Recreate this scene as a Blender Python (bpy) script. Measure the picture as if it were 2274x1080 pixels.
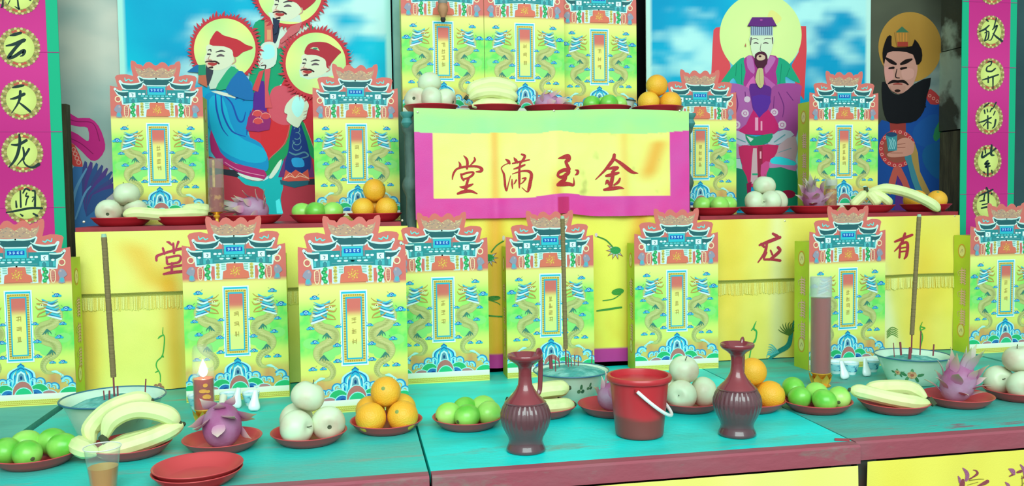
import bpy, bmesh, math, random
from mathutils import Vector, Matrix, noise
from mathutils.geometry import tessellate_polygon
random.seed(7)
for o in list(bpy.data.objects): bpy.data.objects.remove(o)
scn = bpy.context.scene
COL = scn.collection
PI = math.pi

# ------------------------------------------------------------------ camera
FPX = 1900.0
YAW, PIT, RHO = math.radians(10.5), math.radians(3.0), 0.0138
CAM = Vector((0, 0, 1.37))
_d = Vector((math.sin(YAW)*math.cos(PIT), math.cos(YAW)*math.cos(PIT), -math.sin(PIT)))
_r = Vector((math.cos(YAW), -math.sin(YAW), 0)); _u = _r.cross(_d)
_R = math.cos(RHO)*_r - math.sin(RHO)*_u; _U = math.sin(RHO)*_r + math.cos(RHO)*_u
cd = bpy.data.cameras.new('camera'); cam = bpy.data.objects.new('camera', cd); COL.objects.link(cam)
cd.sensor_width = 36.0; cd.lens = 36.0*FPX/2274.0; cd.clip_start = 0.05
cam.matrix_world = Matrix(((_R.x, _U.x, -_d.x, CAM.x), (_R.y, _U.y, -_d.y, CAM.y), (_R.z, _U.z, -_d.z, CAM.z), (0, 0, 0, 1)))
scn.camera = cam
# ------------------------------------------------------------------ light
TINT = (0.80, 1.0, 0.965)
GAIN = 1.0
w = bpy.data.worlds.new('world'); scn.world = w; w.use_nodes = True
bg = w.node_tree.nodes['Background']; bg.inputs[0].default_value = (*TINT, 1); bg.inputs[1].default_value = 0.55
def area(name, loc, target, sx, sy, power):
    l = bpy.data.lights.new(name, 'AREA'); l.shape = 'RECTANGLE'; l.size = sx; l.size_y = sy; l.energy = power; l.color = TINT
    o = bpy.data.objects.new(name, l); COL.objects.link(o); o.location = loc
    o.rotation_euler = (Vector(target)-Vector(loc)).to_track_quat('-Z', 'Y').to_euler()
    return o
area('daylight_opening', (0.15, -1.7, 3.3), (0.65, 2.5, 1.0), 4.2, 2.2, 235)
scn.view_settings.view_transform = 'Standard'; scn.view_settings.look = 'None'
scn.view_settings.gamma = 1.0; scn.view_settings.exposure = 0.0
scn.view_settings.use_curve_mapping = False

# ------------------------------------------------------------------ helpers
def ray(x, y): return _d + (x-1137.0)/FPX*_R - (y-540.0)/FPX*_U
def at(x, y, Y):
    v = ray(x, y); return CAM + v*(Y/v.y)
def onz(x, y, z):
    v = ray(x, y); return CAM + v*((z-CAM.z)/v.z)
def s2l(c): return c/12.92 if c <= .04045 else ((c+.055)/1.055)**2.4
_cc = {}
def lin(h):
    if not isinstance(h, str): return h
    if h not in _cc:
        c = [s2l(int(h[i:i+2], 16)/255) for i in (1, 3, 5)]
        _cc[h] = tuple(min(.93, c[i]/(TINT[i]*GAIN)) for i in range(3))
    return _cc[h]
def mixc(a, b, t):
    a = lin(a); b = lin(b); t = max(0, min(1, t)); return tuple(a[i]+(b[i]-a[i])*t for i in range(3))
def nz(x, y, z=0.0): return noise.noise(Vector((x, y, z)))
def fbm(x, y, z=0.0): return nz(x, y, z)*.55+nz(x*2.1, y*2.1, z+9)*.28+nz(x*4.3, y*4.3, z+17)*.17
def sstep(a, b, x):
    t = max(0, min(1, (x-a)/(b-a))); return t*t*(3-2*t)

MATS = {}
def mat(name, col, rough=.5, spec=.4, metal=0.0, var=None, vscale=6.0, vstretch=(1, 1, 1), vlo=.4, vhi=.65, bump=0.0, bscale=40.0, trans=0, coat=0.0, emit=None, estr=0, sheen=0, var2=None, v2scale=8.0, v2stretch=(1, 1, 1), v2lo=.62, v2hi=.68):
    if name in MATS: return MATS[name]
    m = bpy.data.materials.new(name); m.use_nodes = True; nt = m.node_tree; b = nt.nodes['Principled BSDF']
    b.inputs['Base Color'].default_value = (*lin(col), 1); b.inputs['Roughness'].default_value = rough
    b.inputs['Specular IOR Level'].default_value = spec; b.inputs['Metallic'].default_value = metal
    b.inputs['Transmission Weight'].default_value = trans; b.inputs['Coat Weight'].default_value = coat
    b.inputs['Sheen Weight'].default_value = sheen
    if emit: b.inputs['Emission Color'].default_value = (*lin(emit), 1); b.inputs['Emission Strength'].default_value = estr
    if var or bump:
        tc = nt.nodes.new('ShaderNodeTexCoord'); mp = nt.nodes.new('ShaderNodeMapping'); nt.links.new(tc.outputs['Object'], mp.inputs[0])
        mp.inputs['Scale'].default_value = vstretch
    if var:
        n = nt.nodes.new('ShaderNodeTexNoise'); n.inputs['Scale'].default_value = vscale; n.inputs['Detail'].default_value = 6
        nt.links.new(mp.outputs[0], n.inputs['Vector'])
        r = nt.nodes.new('ShaderNodeValToRGB'); e = r.color_ramp.elements
        e[0].position = vlo; e[0].color = (*lin(col), 1); e[1].position = vhi; e[1].color = (*lin(var), 1)
        nt.links.new(n.outputs['Fac'], r.inputs[0]); nt.links.new(r.outputs[0], b.inputs['Base Color'])
    if var2:
        mp2 = nt.nodes.new('ShaderNodeMapping'); nt.links.new(tc.outputs['Object'], mp2.inputs[0]); mp2.inputs['Scale'].default_value = v2stretch
        n = nt.nodes.new('ShaderNodeTexNoise'); n.inputs['Scale'].default_value = v2scale; n.inputs['Detail'].default_value = 8; n.inputs['Roughness'].default_value = .7
        nt.links.new(mp2.outputs[0], n.inputs['Vector']); mr = nt.nodes.new('ShaderNodeMapRange'); mr.inputs[1].default_value = v2lo; mr.inputs[2].default_value = v2hi
        nt.links.new(n.outputs['Fac'], mr.inputs[0]); mx = nt.nodes.new('ShaderNodeMix'); mx.data_type = 'RGBA'; nt.links.new(mr.outputs[0], mx.inputs['Factor'])
        nt.links.new(r.outputs[0], mx.inputs[6]); mx.inputs[7].default_value = (*lin(var2), 1); nt.links.new(mx.outputs[2], b.inputs['Base Color'])
    if bump:
        n2 = nt.nodes.new('ShaderNodeTexNoise'); n2.inputs['Scale'].default_value = bscale; n2.inputs['Detail'].default_value = 4
        nt.links.new(mp.outputs[0], n2.inputs['Vector'])
        bp = nt.nodes.new('ShaderNodeBump'); bp.inputs['Strength'].default_value = bump; bp.inputs['Distance'].default_value = .01
        nt.links.new(n2.outputs['Fac'], bp.inputs['Height']); nt.links.new(bp.outputs[0], b.inputs['Normal'])
    MATS[name] = m; return m
def vmat(name, rough=.5, spec=.25, bump=0.0, bscale=60, sheen=0, stretch=(1, 1, 1)):
    m = mat(name, '#ffffff', rough, spec, bump=bump, bscale=bscale, sheen=sheen, vstretch=stretch); nt = m.node_tree
    if 'vc' not in nt.nodes:
        a = nt.nodes.new('ShaderNodeVertexColor'); a.name = 'vc'; a.layer_name = 'Col'
        nt.links.new(a.outputs['Color'], nt.nodes['Principled BSDF'].inputs['Base Color'])
    return m
def glass(name, col, op=.12, rough=.05, tcol=None, blend=.12):
    if name in MATS: return MATS[name]
    m = bpy.data.materials.new(name); m.use_nodes = True; nt = m.node_tree; nt.nodes.clear()
    o = nt.nodes.new('ShaderNodeOutputMaterial'); t = nt.nodes.new('ShaderNodeBsdfTransparent'); t.inputs[0].default_value = (.97, .985, .975, 1) if tcol is None else (*tcol, 1)
    g = nt.nodes.new('ShaderNodeBsdfGlossy'); g.inputs['Roughness'].default_value = rough
    df = nt.nodes.new('ShaderNodeBsdfDiffuse'); df.inputs[0].default_value = (*lin(col), 1)
    lw = nt.nodes.new('ShaderNodeLayerWeight'); lw.inputs[0].default_value = blend
    m1 = nt.nodes.new('ShaderNodeMixShader'); m2 = nt.nodes.new('ShaderNodeMixShader'); m2.inputs[0].default_value = op
    mu = nt.nodes.new('ShaderNodeMath'); mu.operation = 'MULTIPLY'; mu.inputs[1].default_value = .4; nt.links.new(lw.outputs['Facing'], mu.inputs[0]); nt.links.new(mu.outputs[0], m1.inputs[0]); nt.links.new(t.outputs[0], m1.inputs[1]); nt.links.new(g.outputs[0], m1.inputs[2])
    nt.links.new(m1.outputs[0], m2.inputs[1]); nt.links.new(df.outputs[0], m2.inputs[2]); nt.links.new(m2.outputs[0], o.inputs[0])
    MATS[name] = m; return m

def tag(o, label, cat, group=None, kind=None):
    o['label'] = label
    if cat: o['category'] = cat
    if group: o['group'] = group
    if kind: o['kind'] = kind
    return o
def thing(name, label, cat, loc=(0, 0, 0), rz=0.0, group=None):
    o = bpy.data.objects.new(name, None); COL.objects.link(o); o.empty_display_size = .05
    o.location = loc; o.rotation_euler = (0, 0, rz); return tag(o, label, cat, group)
def link(name, me, m=None, parent=None, loc=None):
    if m is not None and not me.materials: me.materials.append(m)
    o = bpy.data.objects.new(name, me); COL.objects.link(o)
    if parent: o.parent = parent
    if loc is not None: o.location = loc
    return o
class MB:
    def __init__(s): s.v = []; s.f = []; s.c = []
    def add(s, vs, fs, col=None):
        n = len(s.v); s.v += [tuple(p) for p in vs]; s.f += [tuple(i+n for i in f) for f in fs]
        if col is not None: s.c += (col if isinstance(col, list) else [lin(col)]*len(vs))
        return s
    def box(s, x0, x1, y0, y1, z0, z1, col=None):
        v = [(x0, y0, z0), (x1, y0, z0), (x1, y1, z0), (x0, y1, z0), (x0, y0, z1), (x1, y0, z1), (x1, y1, z1), (x0, y1, z1)]
        return s.add(v, [(0, 3, 2, 1), (4, 5, 6, 7), (0, 1, 5, 4), (1, 2, 6, 5), (2, 3, 7, 6), (3, 0, 4, 7)], col)
    def lathe(s, prof, seg=32, rib=None, col=None, cx=0, cy=0, cz=0):
        vs = []; n = len(prof)
        for r, z in prof:
            for i in range(seg):
                a = 2*PI*i/seg; k = 1+(rib(z, a) if rib else 0); vs.append((cx+r*k*math.cos(a), cy+r*k*math.sin(a), cz+z))
        fs = [(j*seg+i, j*seg+(i+1) % seg, (j+1)*seg+(i+1) % seg, (j+1)*seg+i) for j in range(n-1) for i in range(seg)]
        if prof[0][0] > 1e-6: fs.append(tuple(reversed(range(seg))))
        if prof[-1][0] > 1e-6: fs.append(tuple(range((n-1)*seg, n*seg)))
        return s.add(vs, fs, col)
    def tube(s, pts, rad, seg=8, col=None, flat=1.0):
        pts = [Vector(p) for p in pts]; n = len(pts); vs = []
        rad = rad if isinstance(rad, (list, tuple)) else [rad]*n
        up = Vector((0, 0, 1)); t0 = (pts[1]-pts[0]).normalized()
        if abs(t0.dot(up)) > .9: up = Vector((0, 1, 0))
        nrm = t0.cross(up).normalized()
        for i in range(n):
            t = (pts[min(i+1, n-1)]-pts[max(i-1, 0)]).normalized(); nrm = (nrm-t*nrm.dot(t)).normalized(); b = t.cross(nrm)
            for k in range(seg):
                a = 2*PI*k/seg; vs.append(pts[i]+nrm*(math.cos(a)*rad[i])+b*(math.sin(a)*rad[i]*flat))
        fs = [(j*seg+i, j*seg+(i+1) % seg, (j+1)*seg+(i+1) % seg, (j+1)*seg+i) for j in range(n-1) for i in range(seg)]
        fs += [tuple(reversed(range(seg))), tuple(range((n-1)*seg, n*seg))]
        return s.add(vs, fs, col)
    def mesh(s, name, m, smooth=True, angle=40):
        me = bpy.data.meshes.new(name); me.from_pydata(s.v, [], s.f); me.materials.append(m)
        if s.c:
            a = me.color_attributes.new('Col', 'FLOAT_COLOR', 'POINT'); fl = []
            for c in s.c: fl += [c[0], c[1], c[2], 1.0]
            a.data.foreach_set('color', fl)
        bm = bmesh.new(); bm.from_mesh(me); bmesh.ops.recalc_face_normals(bm, faces=bm.faces) if not s.c else None; bm.to_mesh(me); bm.free()
        if smooth:
            me.shade_smooth()
            if angle: me.set_sharp_from_angle(angle=math.radians(angle))
        return me
    def build(s, name, m, parent=None, smooth=True, angle=40, loc=None): return link(name, s.mesh(name, m, smooth, angle), None, parent, loc)
def bez(pts, n=8):
    """Catmull-Rom through tuples of any size"""
    out = []; P = [pts[0]]+list(pts)+[pts[-1]]
    for i in range(1, len(P)-2):
        for k in range(n):
            t = k/n; o = []
            for a, b, c, d in zip(P[i-1], P[i], P[i+1], P[i+2]):
                o.append(.5*(2*b+(c-a)*t+(2*a-5*b+4*c-d)*t*t+(3*b-a-3*c+d)*t**3))
            out.append(tuple(o))
    out.append(tuple(pts[-1])); return out
def cbez(pts, n=5):
    out = []; N = len(pts)
    for i in range(N):
        p = [pts[(i+k) % N] for k in (-1, 0, 1, 2)]
        for k in range(n):
            t = k/n
            out.append(tuple(.5*(2*b+(c-a)*t+(2*a-5*b+4*c-d)*t*t+(3*b-a-3*c+d)*t**3) for a, b, c, d in zip(*p)))
    return out
class Art(MB):
    """flat print: coloured shapes laid in thin layers on a surface given by mp(x, y, h)"""
    def __init__(s, mp, step=6e-5): MB.__init__(s); s.mp = mp; s.L = 1; s.step = step; s.T = lambda x, y: (x, y)
    def up(s, n=1): s.L += n
    def flush(s, name, m, parent, label=None):
        o = s.build(name, m, parent, False); s.v = []; s.f = []; s.c = []
        if label: o['label'] = label
        return o
    def z(s, ox, oy, sc): s.T = lambda x, y: (ox+x/sc, oy+y/sc)
    def M(s, p): q = s.T(p[0], p[1]); return s.mp(q[0], q[1], s.L*s.step)
    def poly(s, pts, col, sm=0, up=1):
        if sm: pts = cbez(pts, sm)
        tris = tessellate_polygon([[Vector((p[0], p[1], 0)) for p in pts]])
        s.add([s.M(p) for p in pts], tris, col if not callable(col) else [lin(col(*p)) for p in pts]); s.L += up
    def ell(s, cx, cy, rx, ry, col, n=20, rot=0, up=1, edge=None):
        c, sn = math.cos(rot), math.sin(rot)
        ps = [(cx+rx*math.cos(a)*c-ry*math.sin(a)*sn, cy+rx*math.cos(a)*sn+ry*math.sin(a)*c) for a in [2*PI*i/n for i in range(n)]]
        s.add([s.M((cx, cy))]+[s.M(p) for p in ps], [(0, i+1, (i+1) % n+1) for i in range(n)], [lin(col)]+[lin(edge or col)]*n); s.L += up or .1
    def rect(s, x0, y0, x1, y1, col, up=1, c2=None):
        s.add([s.M(p) for p in ((x0, y0), (x1, y0), (x1, y1), (x0, y1))], [(0, 1, 2, 3)], [lin(col)]*2+[lin(c2 or col)]*2); s.L += up
    def frame(s, x0, y0, x1, y1, t, col, up=1, ty=None):
        ty = ty or t; s.rect(x0, y0, x1, y0+ty, col, 0); s.rect(x0, y1-ty, x1, y1, col, 0); s.rect(x0, y0+ty, x0+t, y1-ty, col, 0); s.rect(x1-t, y0+ty, x1, y1-ty, col, up)
    def grid(s, x0, y0, x1, y1, nx, ny, cf, up=1):
        vs = []; cs = []
        for j in range(ny+1):
            for i in range(nx+1):
                x = x0+(x1-x0)*i/nx; y = y0+(y1-y0)*j/ny; vs.append(s.M((x, y))); cs.append(lin(cf(x, y)))
        s.add(vs, [(j*(nx+1)+i, j*(nx+1)+i+1, (j+1)*(nx+1)+i+1, (j+1)*(nx+1)+i) for j in range(ny) for i in range(nx)], cs); s.L += up
    def ring(s, cx, cy, r0, r1, col, ry=1.0, n=40, a0=0, a1=2*PI, up=1):
        vs = []
        for i in range(n+1):
            a = a0+(a1-a0)*i/n
            for r in (r0, r1): vs.append(s.M((cx+r*math.cos(a), cy+r*ry*math.sin(a))))
        s.add(vs, [(2*i, 2*i+1, 2*i+3, 2*i+2) for i in range(n)], col); s.L += up or .1
    def st(s, pts, col, wd=None, n=5, cap=True, up=0):
        if wd is not None: pts = [(p[0], p[1], wd) for p in pts]
        q = bez(pts, n) if len(pts) > 2 else [tuple(pts[0][k]+(pts[1][k]-pts[0][k])*i/3 for k in range(3)) for i in range(4)]
        vs = []; N = len(q)
        for i, (x, y, wv) in enumerate(q):
            a = q[max(0, i-1)]; b = q[min(N-1, i+1)]; dx, dy = b[0]-a[0], b[1]-a[1]; l = math.hypot(dx, dy) or 1
            nx, ny = -dy/l*wv/2, dx/l*wv/2; vs += [s.M((x+nx, y+ny)), s.M((x-nx, y-ny))]
        s.add(vs, [(2*i, 2*i+1, 2*i+3, 2*i+2) for i in range(N-1)], col)
        if cap:
            for x, y, wv in (q[0], q[-1]):
                s.L += .12; ps = [s.M((x+wv*.5*math.cos(2*PI*k/10), y+wv*.5*math.sin(2*PI*k/10))) for k in range(10)]
                s.add(ps, [tuple(range(10))], col)
        s.L += up or .12
    def sts(s, L, col):
        for p in L: s.st(p, col)
        s.L += 1

PAPER = vmat('printed_card', .5, .12); POSTER = vmat('printed_cloth', .6, .12, bump=.25, bscale=9)
SILK = vmat('silk_cloth', .42, .3, bump=.10, bscale=420, sheen=.2)
EMB = vmat('embroidery_thread', .5, .3, bump=.3, bscale=300)
# ------------------------------------------------------------------ setting
def struct(name, mb, m): o = mb.build(name, m, smooth=False); o['kind'] = 'structure'; return o
struct('floor', MB().box(-4, 5, -3, 3.5, -.1, 0), mat('floor_concrete', '#5c6660', .8, var='#48524c', vscale=3))
struct('wall_back', MB().box(-4, 5, 3.32, 3.45, 0, 3.6), mat('shaded_wall', '#0c1012', .9, .1))  # near black: the shade in the gaps behind the boxes is put into its colour
struct('wall_right', MB().box(2.575, 5, 3.10, 3.30, 0, 3.6), mat('slate_wall', '#33585a', .8, .2, var='#2b4a4e', vscale=3))
struct('trim_1', MB().box(2.425, 2.50, 3.05, 3.28, 0, 1.62), mat('old_wood_post', '#55583f', .8, .2, var='#3c3d2c', vscale=5, vstretch=(6, 6, 1), bump=.4, bscale=20))
struct('trim_2', MB().box(2.42, 2.497, 3.06, 3.27, 1.625, 1.95).box(2.425, 2.49, 3.07, 3.26, 1.955, 3.4), mat('peeling_post', '#8aa894', .8, .2, var='#3e4638', vscale=4, vlo=.5, vhi=.56, bump=.4, bscale=20))
struct('trim_3', MB().box(-.962, -.918, 3.05, 3.09, 0, 1.70), MATS['old_wood_post'])
struct('trim_4', MB().box(.158, .19, 3.12, 3.19, 0, 3.4), mat('pale_post', '#86c0b0', .7, .2, var='#6ba99c', vscale=8))

# ------------------------------------------------------------------ front tables
TZ = .80
TOPS = [mat('paint_dull', '#56bcaa', .55, .35, var='#48a698', vscale=5, vstretch=(.6, 2, 1), bump=.15, bscale=60, var2='#7c9c8c', v2scale=5, v2stretch=(.7, 2.5, 1)),
        mat('paint_teal', '#26d0c2', .5, .35, var='#54b4a4', vscale=3.2, vstretch=(.8, 2.2, 1), vlo=.42, vhi=.68, bump=.15, bscale=60, var2='#86a494', v2scale=5, v2stretch=(.7, 2.5, 1), v2lo=.56, v2hi=.70),
        mat('paint_bright', '#04eae2', .45, .4, var='#2cc4b2', vscale=3.4, vstretch=(.8, 2.2, 1), vlo=.44, vhi=.74, bump=.12, bscale=60, var2='#6aa898', v2scale=4.5, v2stretch=(.7, 2.5, 1), v2lo=.58, v2hi=.72),
        mat('paint_worn', '#28c4b6', .55, .35, var='#4ea698', vscale=4.0, vstretch=(.6, 2.6, 1), vlo=.40, vhi=.64, bump=.2, bscale=60, var2='#7f6c74', v2scale=6, v2stretch=(.6, 2.6, 1), v2lo=.60, v2hi=.66)]
TRIM = mat('trim_red_worn', '#93505c', .6, .3, var='#86686c', vscale=7, vstretch=(.5, 3, 1), vlo=.45, vhi=.7, bump=.2, bscale=50, var2='#7d7c74', v2scale=8, v2stretch=(.4, 3, 1), v2lo=.55, v2hi=.68)
LEG = mat('table_leg_paint', '#2c4038', .7, .3, var='#4c2c28', vscale=9)
tlist = [(-1.79, -.834, 0, 'turquoise painted altar table cut off by the left edge, past the wide gap'),
         (-.808, .142, 1, 'teal painted altar table under the bananas, apples and stacked empty plates'),
         (.148, 1.118, 2, 'bright turquoise altar table under the red bucket and two ewers'),
         (1.1225, 2.122, 3, 'worn teal altar table under the tall red oil lamp'),
         (2.14, 3.1, 0, 'dull teal altar table at the right edge beyond the seam')]
for k, (x0, x1, mi, lb) in enumerate(tlist):
    yf = 1.735 if k < 3 else 1.757
    t = thing('altar_table', lb, 'table', ((x0+x1)/2, 2.24, 0), 0, 'row of painted altar tables'); h = (x1-x0)/2
    MB().box(-h, h, yf+.034-2.24, .512, TZ-.03, TZ).build('tabletop', TOPS[mi], t, False)
    MB().add([(-h, yf-2.24, TZ-.042), (h, yf-2.24, TZ-.042), (h, yf-2.24, TZ-.004), (-h, yf-2.24, TZ-.004), (-h, yf+.005-2.24, TZ+.0006), (h, yf+.005-2.24, TZ+.0006),
              (-h, yf+.0335-2.24, TZ+.0006), (h, yf+.0335-2.24, TZ+.0006), (-h, yf+.0335-2.24, TZ-.042), (h, yf+.0335-2.24, TZ-.042)],
             [(0, 1, 2, 3), (3, 2, 5, 4), (4, 5, 7, 6), (6, 7, 9, 8), (8, 9, 1, 0), (0, 3, 4, 6, 8), (1, 9, 7, 5, 2)]).build('front_trim', TRIM, t, False)
    for sx in (-1, 1):
        for sy in (-.45, .46): MB().box(sx*(h-.03)-.025, sx*(h-.03)+.025, sy-.025, sy+.025, 0, TZ-.031).build('leg', LEG, t, False)
    MB().box(-h+.06, h-.06, -.44, -.42, TZ-.13, TZ-.031).build('apron', LEG, t, False)
c = at(1893, 975, 1.76)
tag(MB().box(-.016, .016, -.004, .004, 0, .004).build('paint_chip', mat('chip_red', '#96424a', .6), smooth=False), 'loose red splinter lying on the table edge at the cloth gap', 'splinter').location = (1.098, 1.778, TZ+.0005)
bpy.data.objects['paint_chip'].rotation_euler = (0, 0, -.35)

# ------------------------------------------------------------------ cloth
def cloth(name, X0, X1, ZT, ZB, fold, colf, Y, nx=90, nz_=50, parent=None, mt=None, zt=None, zb=None):
    mb = MB(); vs = []; cs = []
    for j in range(nz_+1):
        for i in range(nx+1):
            x = X0+(X1-X0)*i/nx; a = ZT+(zt(x) if zt else 0); b = ZB+(zb(x) if zb else 0); z = a+(b-a)*j/nz_
            vs.append((x, Y-fold(x, z), z)); cs.append(lin(colf(x, z)))
    mb.add(vs, [(j*(nx+1)+i, j*(nx+1)+i+1, (j+1)*(nx+1)+i+1, (j+1)*(nx+1)+i) for j in range(nz_) for i in range(nx)], cs)
    return mb.build(name, mt or SILK, parent, True, 0)
def cmap(Y, fold): 
    def f(px, py, h):
        p = at(px, py, Y); return (p.x, Y-fold(p.x, p.z)-.0012-h, p.z)
    return f
def pins(parent, pts, Y):
    for x, y in pts:
        p = at(x, y, Y); MB().lathe([(0, .004), (.003, .003), (.004, .001), (.004, 0)], 10).build('pin', mat('pin_metal', '#c8d8c0', .3, .5, .6), parent, loc=(p.x, Y-.0075, p.z)).rotation_euler = (PI/2, 0, 0)
YEL, YEL2, FOLD_ORG = '#f2ea62', '#e8f48a', '#e6b830'  # the orange is silk fold shading, mixed into the cloth colour
def crease(x, c, w): return math.exp(-((x-c)/w)**2)
# shelves -----------------------------------------------------------------
RED = mat('shelf_red', '#96303c', .45, .4, var='#7d2832', vscale=8, vstretch=(1, 4, 1))
WOODD = mat('shelf_wood', '#2c3a34', .7, .3, var='#1c2622', vscale=10, vstretch=(1, 1, 5))
Z2, Z3 = 1.30, 1.65
for x0, x1, lb in ((-.815, .150, 'long red-topped shelf stand on the left behind the front boxes'), (1.162, 2.15, 'long red-topped shelf stand on the right behind the front boxes')):
    t = thing('shelf_stand', lb, 'shelf', ((x0+x1)/2, 2.95, 0), 0, 'side shelf stands'); h = (x1-x0)/2
    MB().box(-h, h, -.203, .19, Z2-.018, Z2).build('shelf_board', RED, t, False)
    for sx in (-1, 1):
        for sy in (-.155, .16): MB().box(sx*(h-.035)-.025, sx*(h-.035)+.025, sy-.025, sy+.025, 0, Z2-.0185).build('leg', WOODD, t, False)
    MB().box(-h+.05, h-.05, -.17, -.15, Z2-.12, Z2-.0185).build('apron', WOODD, t, False)
t = thing('altar_stand', 'tall carved grey-green stand behind the red-lettered banner', 'stand', (.655, 2.95, 0))
GW = mat('grey_green_wood', '#4e7066', .65, .35, var='#35504a', vscale=9, vstretch=(2, 2, 1), bump=.3, bscale=30)
MB().box(-.455, .455, -.195, .205, Z3-.025, Z3).build('stand_top', GW, t, False)
for sx in (-1, 1):
    for sy in (-.165, .175):
        MB().lathe([(.020, 0), (.020, 1.10), (.017, 1.12), (.019, 1.30), (.017, 1.38), (.026, 1.40), (.030, 1.415), (.026, 1.43), (.018, 1.445), (.020, 1.54), (.019, 1.58), (.026, 1.59), (.028, 1.605), (.024, 1.6245)], 14).build('leg', GW, t, loc=(sx*(.468 if sy < 0 else .42), sy, 0))
    MB().lathe([(0, -.055), (.012, -.05), (.02, -.035), (.014, -.02), (.022, -.008), (.022, 0)], 12).build('finial', mat('teal_finial', '#3f8f8a', .4, .5), t, loc=(sx*.478, -.18, Z3))
MB().box(-.44, .44, -.175, -.16, Z3-.10, Z3-.0255).build('apron', GW, t, False)

# left shelf cloth ----------------------------------------------------------
LX0, LX1 = -.813, .170
def foldL(x, z):
    d = (1.285-z); return .010+.006*math.sin(x*17+1)*min(1, d*4)+.008*crease(x, -.535+.03*math.sin(z*5), .035)*min(1, d*3)+.011*fbm(x*5, z*4)*min(1, d*6)+.004*crease(x, -.2, .05)
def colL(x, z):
    k = .5+.9*fbm(x*4, z*3, 3); c = mixc(YEL, YEL2, k); c = mixc(c, FOLD_ORG, .75*crease(x, -.545-.02*(z-1), .03)*sstep(1.24, 1.1, z)+.7*crease(x+.55*(z-1.2), -.63, .05)*sstep(1.06, 1.14, z)*sstep(1.285, 1.22, z)+.6*crease(x, -.785, .03)*sstep(1.2, .95, z))  # orange streaks paint the shading of the folds into the silk
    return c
g = thing('altar_cloth', 'yellow satin cloth with one red character hung on the left shelf front', 'cloth', ((LX0+LX1)/2, 2.75, TZ), 0, 'yellow satin shelf cloths')
g.location = (0, 0, 0)
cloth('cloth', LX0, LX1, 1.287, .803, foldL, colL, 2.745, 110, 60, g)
zb = at(300, 652, 2.74).z
def fringe(x0, x1, z, fold, parent, px=None):
    mb = MB(); n = 80
    for k, (dz, hh, c) in enumerate(((0, .0035, '#7c8a34'), (-.006, .0025, '#97a544'))):
        vs = []
        for i in range(n+1):
            x = x0+(x1-x0)*i/n; y = 2.745-fold(x, z)-.0025; vs += [(x, y, z+dz+hh), (x, y, z+dz-hh)]
        mb.add(vs, [(2*i, 2*i+1, 2*i+3, 2*i+2) for i in range(n)], c)
    mb.build('trim_braid', EMB, parent, True, 0)
    mb = MB()
    m = int((x1-x0)/.0035)
    for i in range(m):
        x = x0+(x1-x0)*(i+.5)/m; y = 2.745-fold(x, z)-.003; L = .036+.006*random.random()+.006*nz(x*30, 2); dx = .003*(random.random()-.5); c = lin(random.choice(('#ecee82', '#e4e672', '#f2f290', '#dcdc68')))
        mb.add([(x-.0014, y, z-.008), (x+.0014, y, z-.008), (x+.0012+dx, y-.002, z-.008-L), (x-.0012+dx, y-.002, z-.008-L)], [(0, 1, 2, 3)], [c]*4)
    o = mb.build('fringe', EMB, parent, False); o['kind'] = 'stuff'
fringe(LX0, LX1, zb, foldL, g)
pins(g, [(188, 493), (893, 490)], 2.745)
A = Art(cmap(2.745, foldL)); A.z(330, 500, 2.84)
A.sts([[(120, 105, 8), (135, 110, 16), (150, 125, 10)], [(95, 145, 14), (105, 180, 16)], [(55, 222, 14), (58, 195, 18), (100, 178, 14), (150, 163, 18), (215, 148, 18), (228, 165, 12)], [(160, 115, 14), (165, 175, 16)], [(192, 105, 16), (178, 145, 10)],
       [(118, 200, 12), (122, 240, 16)], [(120, 205, 14), (200, 192, 14), (195, 232, 16), (125, 245, 12)], [(105, 270, 10), (150, 262, 16), (215, 252, 14)], [(152, 240, 16), (150, 298, 16)], [(100, 308, 14), (150, 298, 20), (235, 290, 18)]], '#b03a58')
A.flush('character', EMB, g)
A.st([(98, 640, 3), (96, 680, 6), (106, 700, 7), (104, 760, 7), (92, 820, 7), (60, 855, 7), (55, 890, 7), (78, 935, 7), (80, 985, 5)], '#38b048')
for p in ([(96, 690, 7), (78, 700, 9), (66, 712, 4)], [(90, 822, 8), (100, 828, 6), (96, 815, 3)], [(62, 918, 8), (48, 925, 5)]): A.st(p, '#38b048')
A.flush('embroidered_vine', EMB, g); A.up()
for a in range(5): A.ell(70+22*math.cos(a*1.257), 1020+18*math.sin(a*1.257), 13, 12, '#a07858', 10, up=0)
A.up(); A.ell(70, 1020, 10, 9, '#e8e8b0', 10)
A.flush('embroidered_flower', EMB, g)

# right shelf cloth ---------------------------------------------------------
RX0, RX1 = 1.146, 2.148
def foldR(x, z):
    d = (1.285-z); return .010+.006*math.sin(x*15+.4)*min(1, d*4)+.009*crease(x, 1.49, .03)*min(1, d*3)+.011*fbm(x*5, z*4, 4)*min(1, d*6)+.007*crease(x, 1.88, .04)
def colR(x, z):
    k = .35+.8*fbm(x*4, z*3, 8); c = mixc('#f0df4e', '#eef088', k); c = mixc(c, '#ecc534', .8*crease(x, 1.55, .06)*sstep(1.12, 1.05, z)+.6*crease(x, 2.0, .07)*sstep(1.25, 1.1, z)+.4*crease(x, 1.27, .05)); return mixc(c, '#f8f6c0', .8*crease(x+.25*(z-1), 1.84, .035)+.6*crease(x, 1.44, .03))  # fold shading painted as orange bands, silk lights as pale streaks
g = thing('altar_cloth', 'yellow satin cloth with two red characters hung on the right shelf front', 'cloth', (0, 0, 0), 0, 'yellow satin shelf cloths')
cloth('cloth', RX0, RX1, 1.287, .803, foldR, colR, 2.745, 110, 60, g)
fringe(RX0, RX1, at(1660, 623, 2.74).z, foldR, g)
pins(g, [(2116, 480), (1740, 491)], 2.745)
A = Art(cmap(2.745, foldR)); A.z(1340, 440, 2.572)
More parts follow.
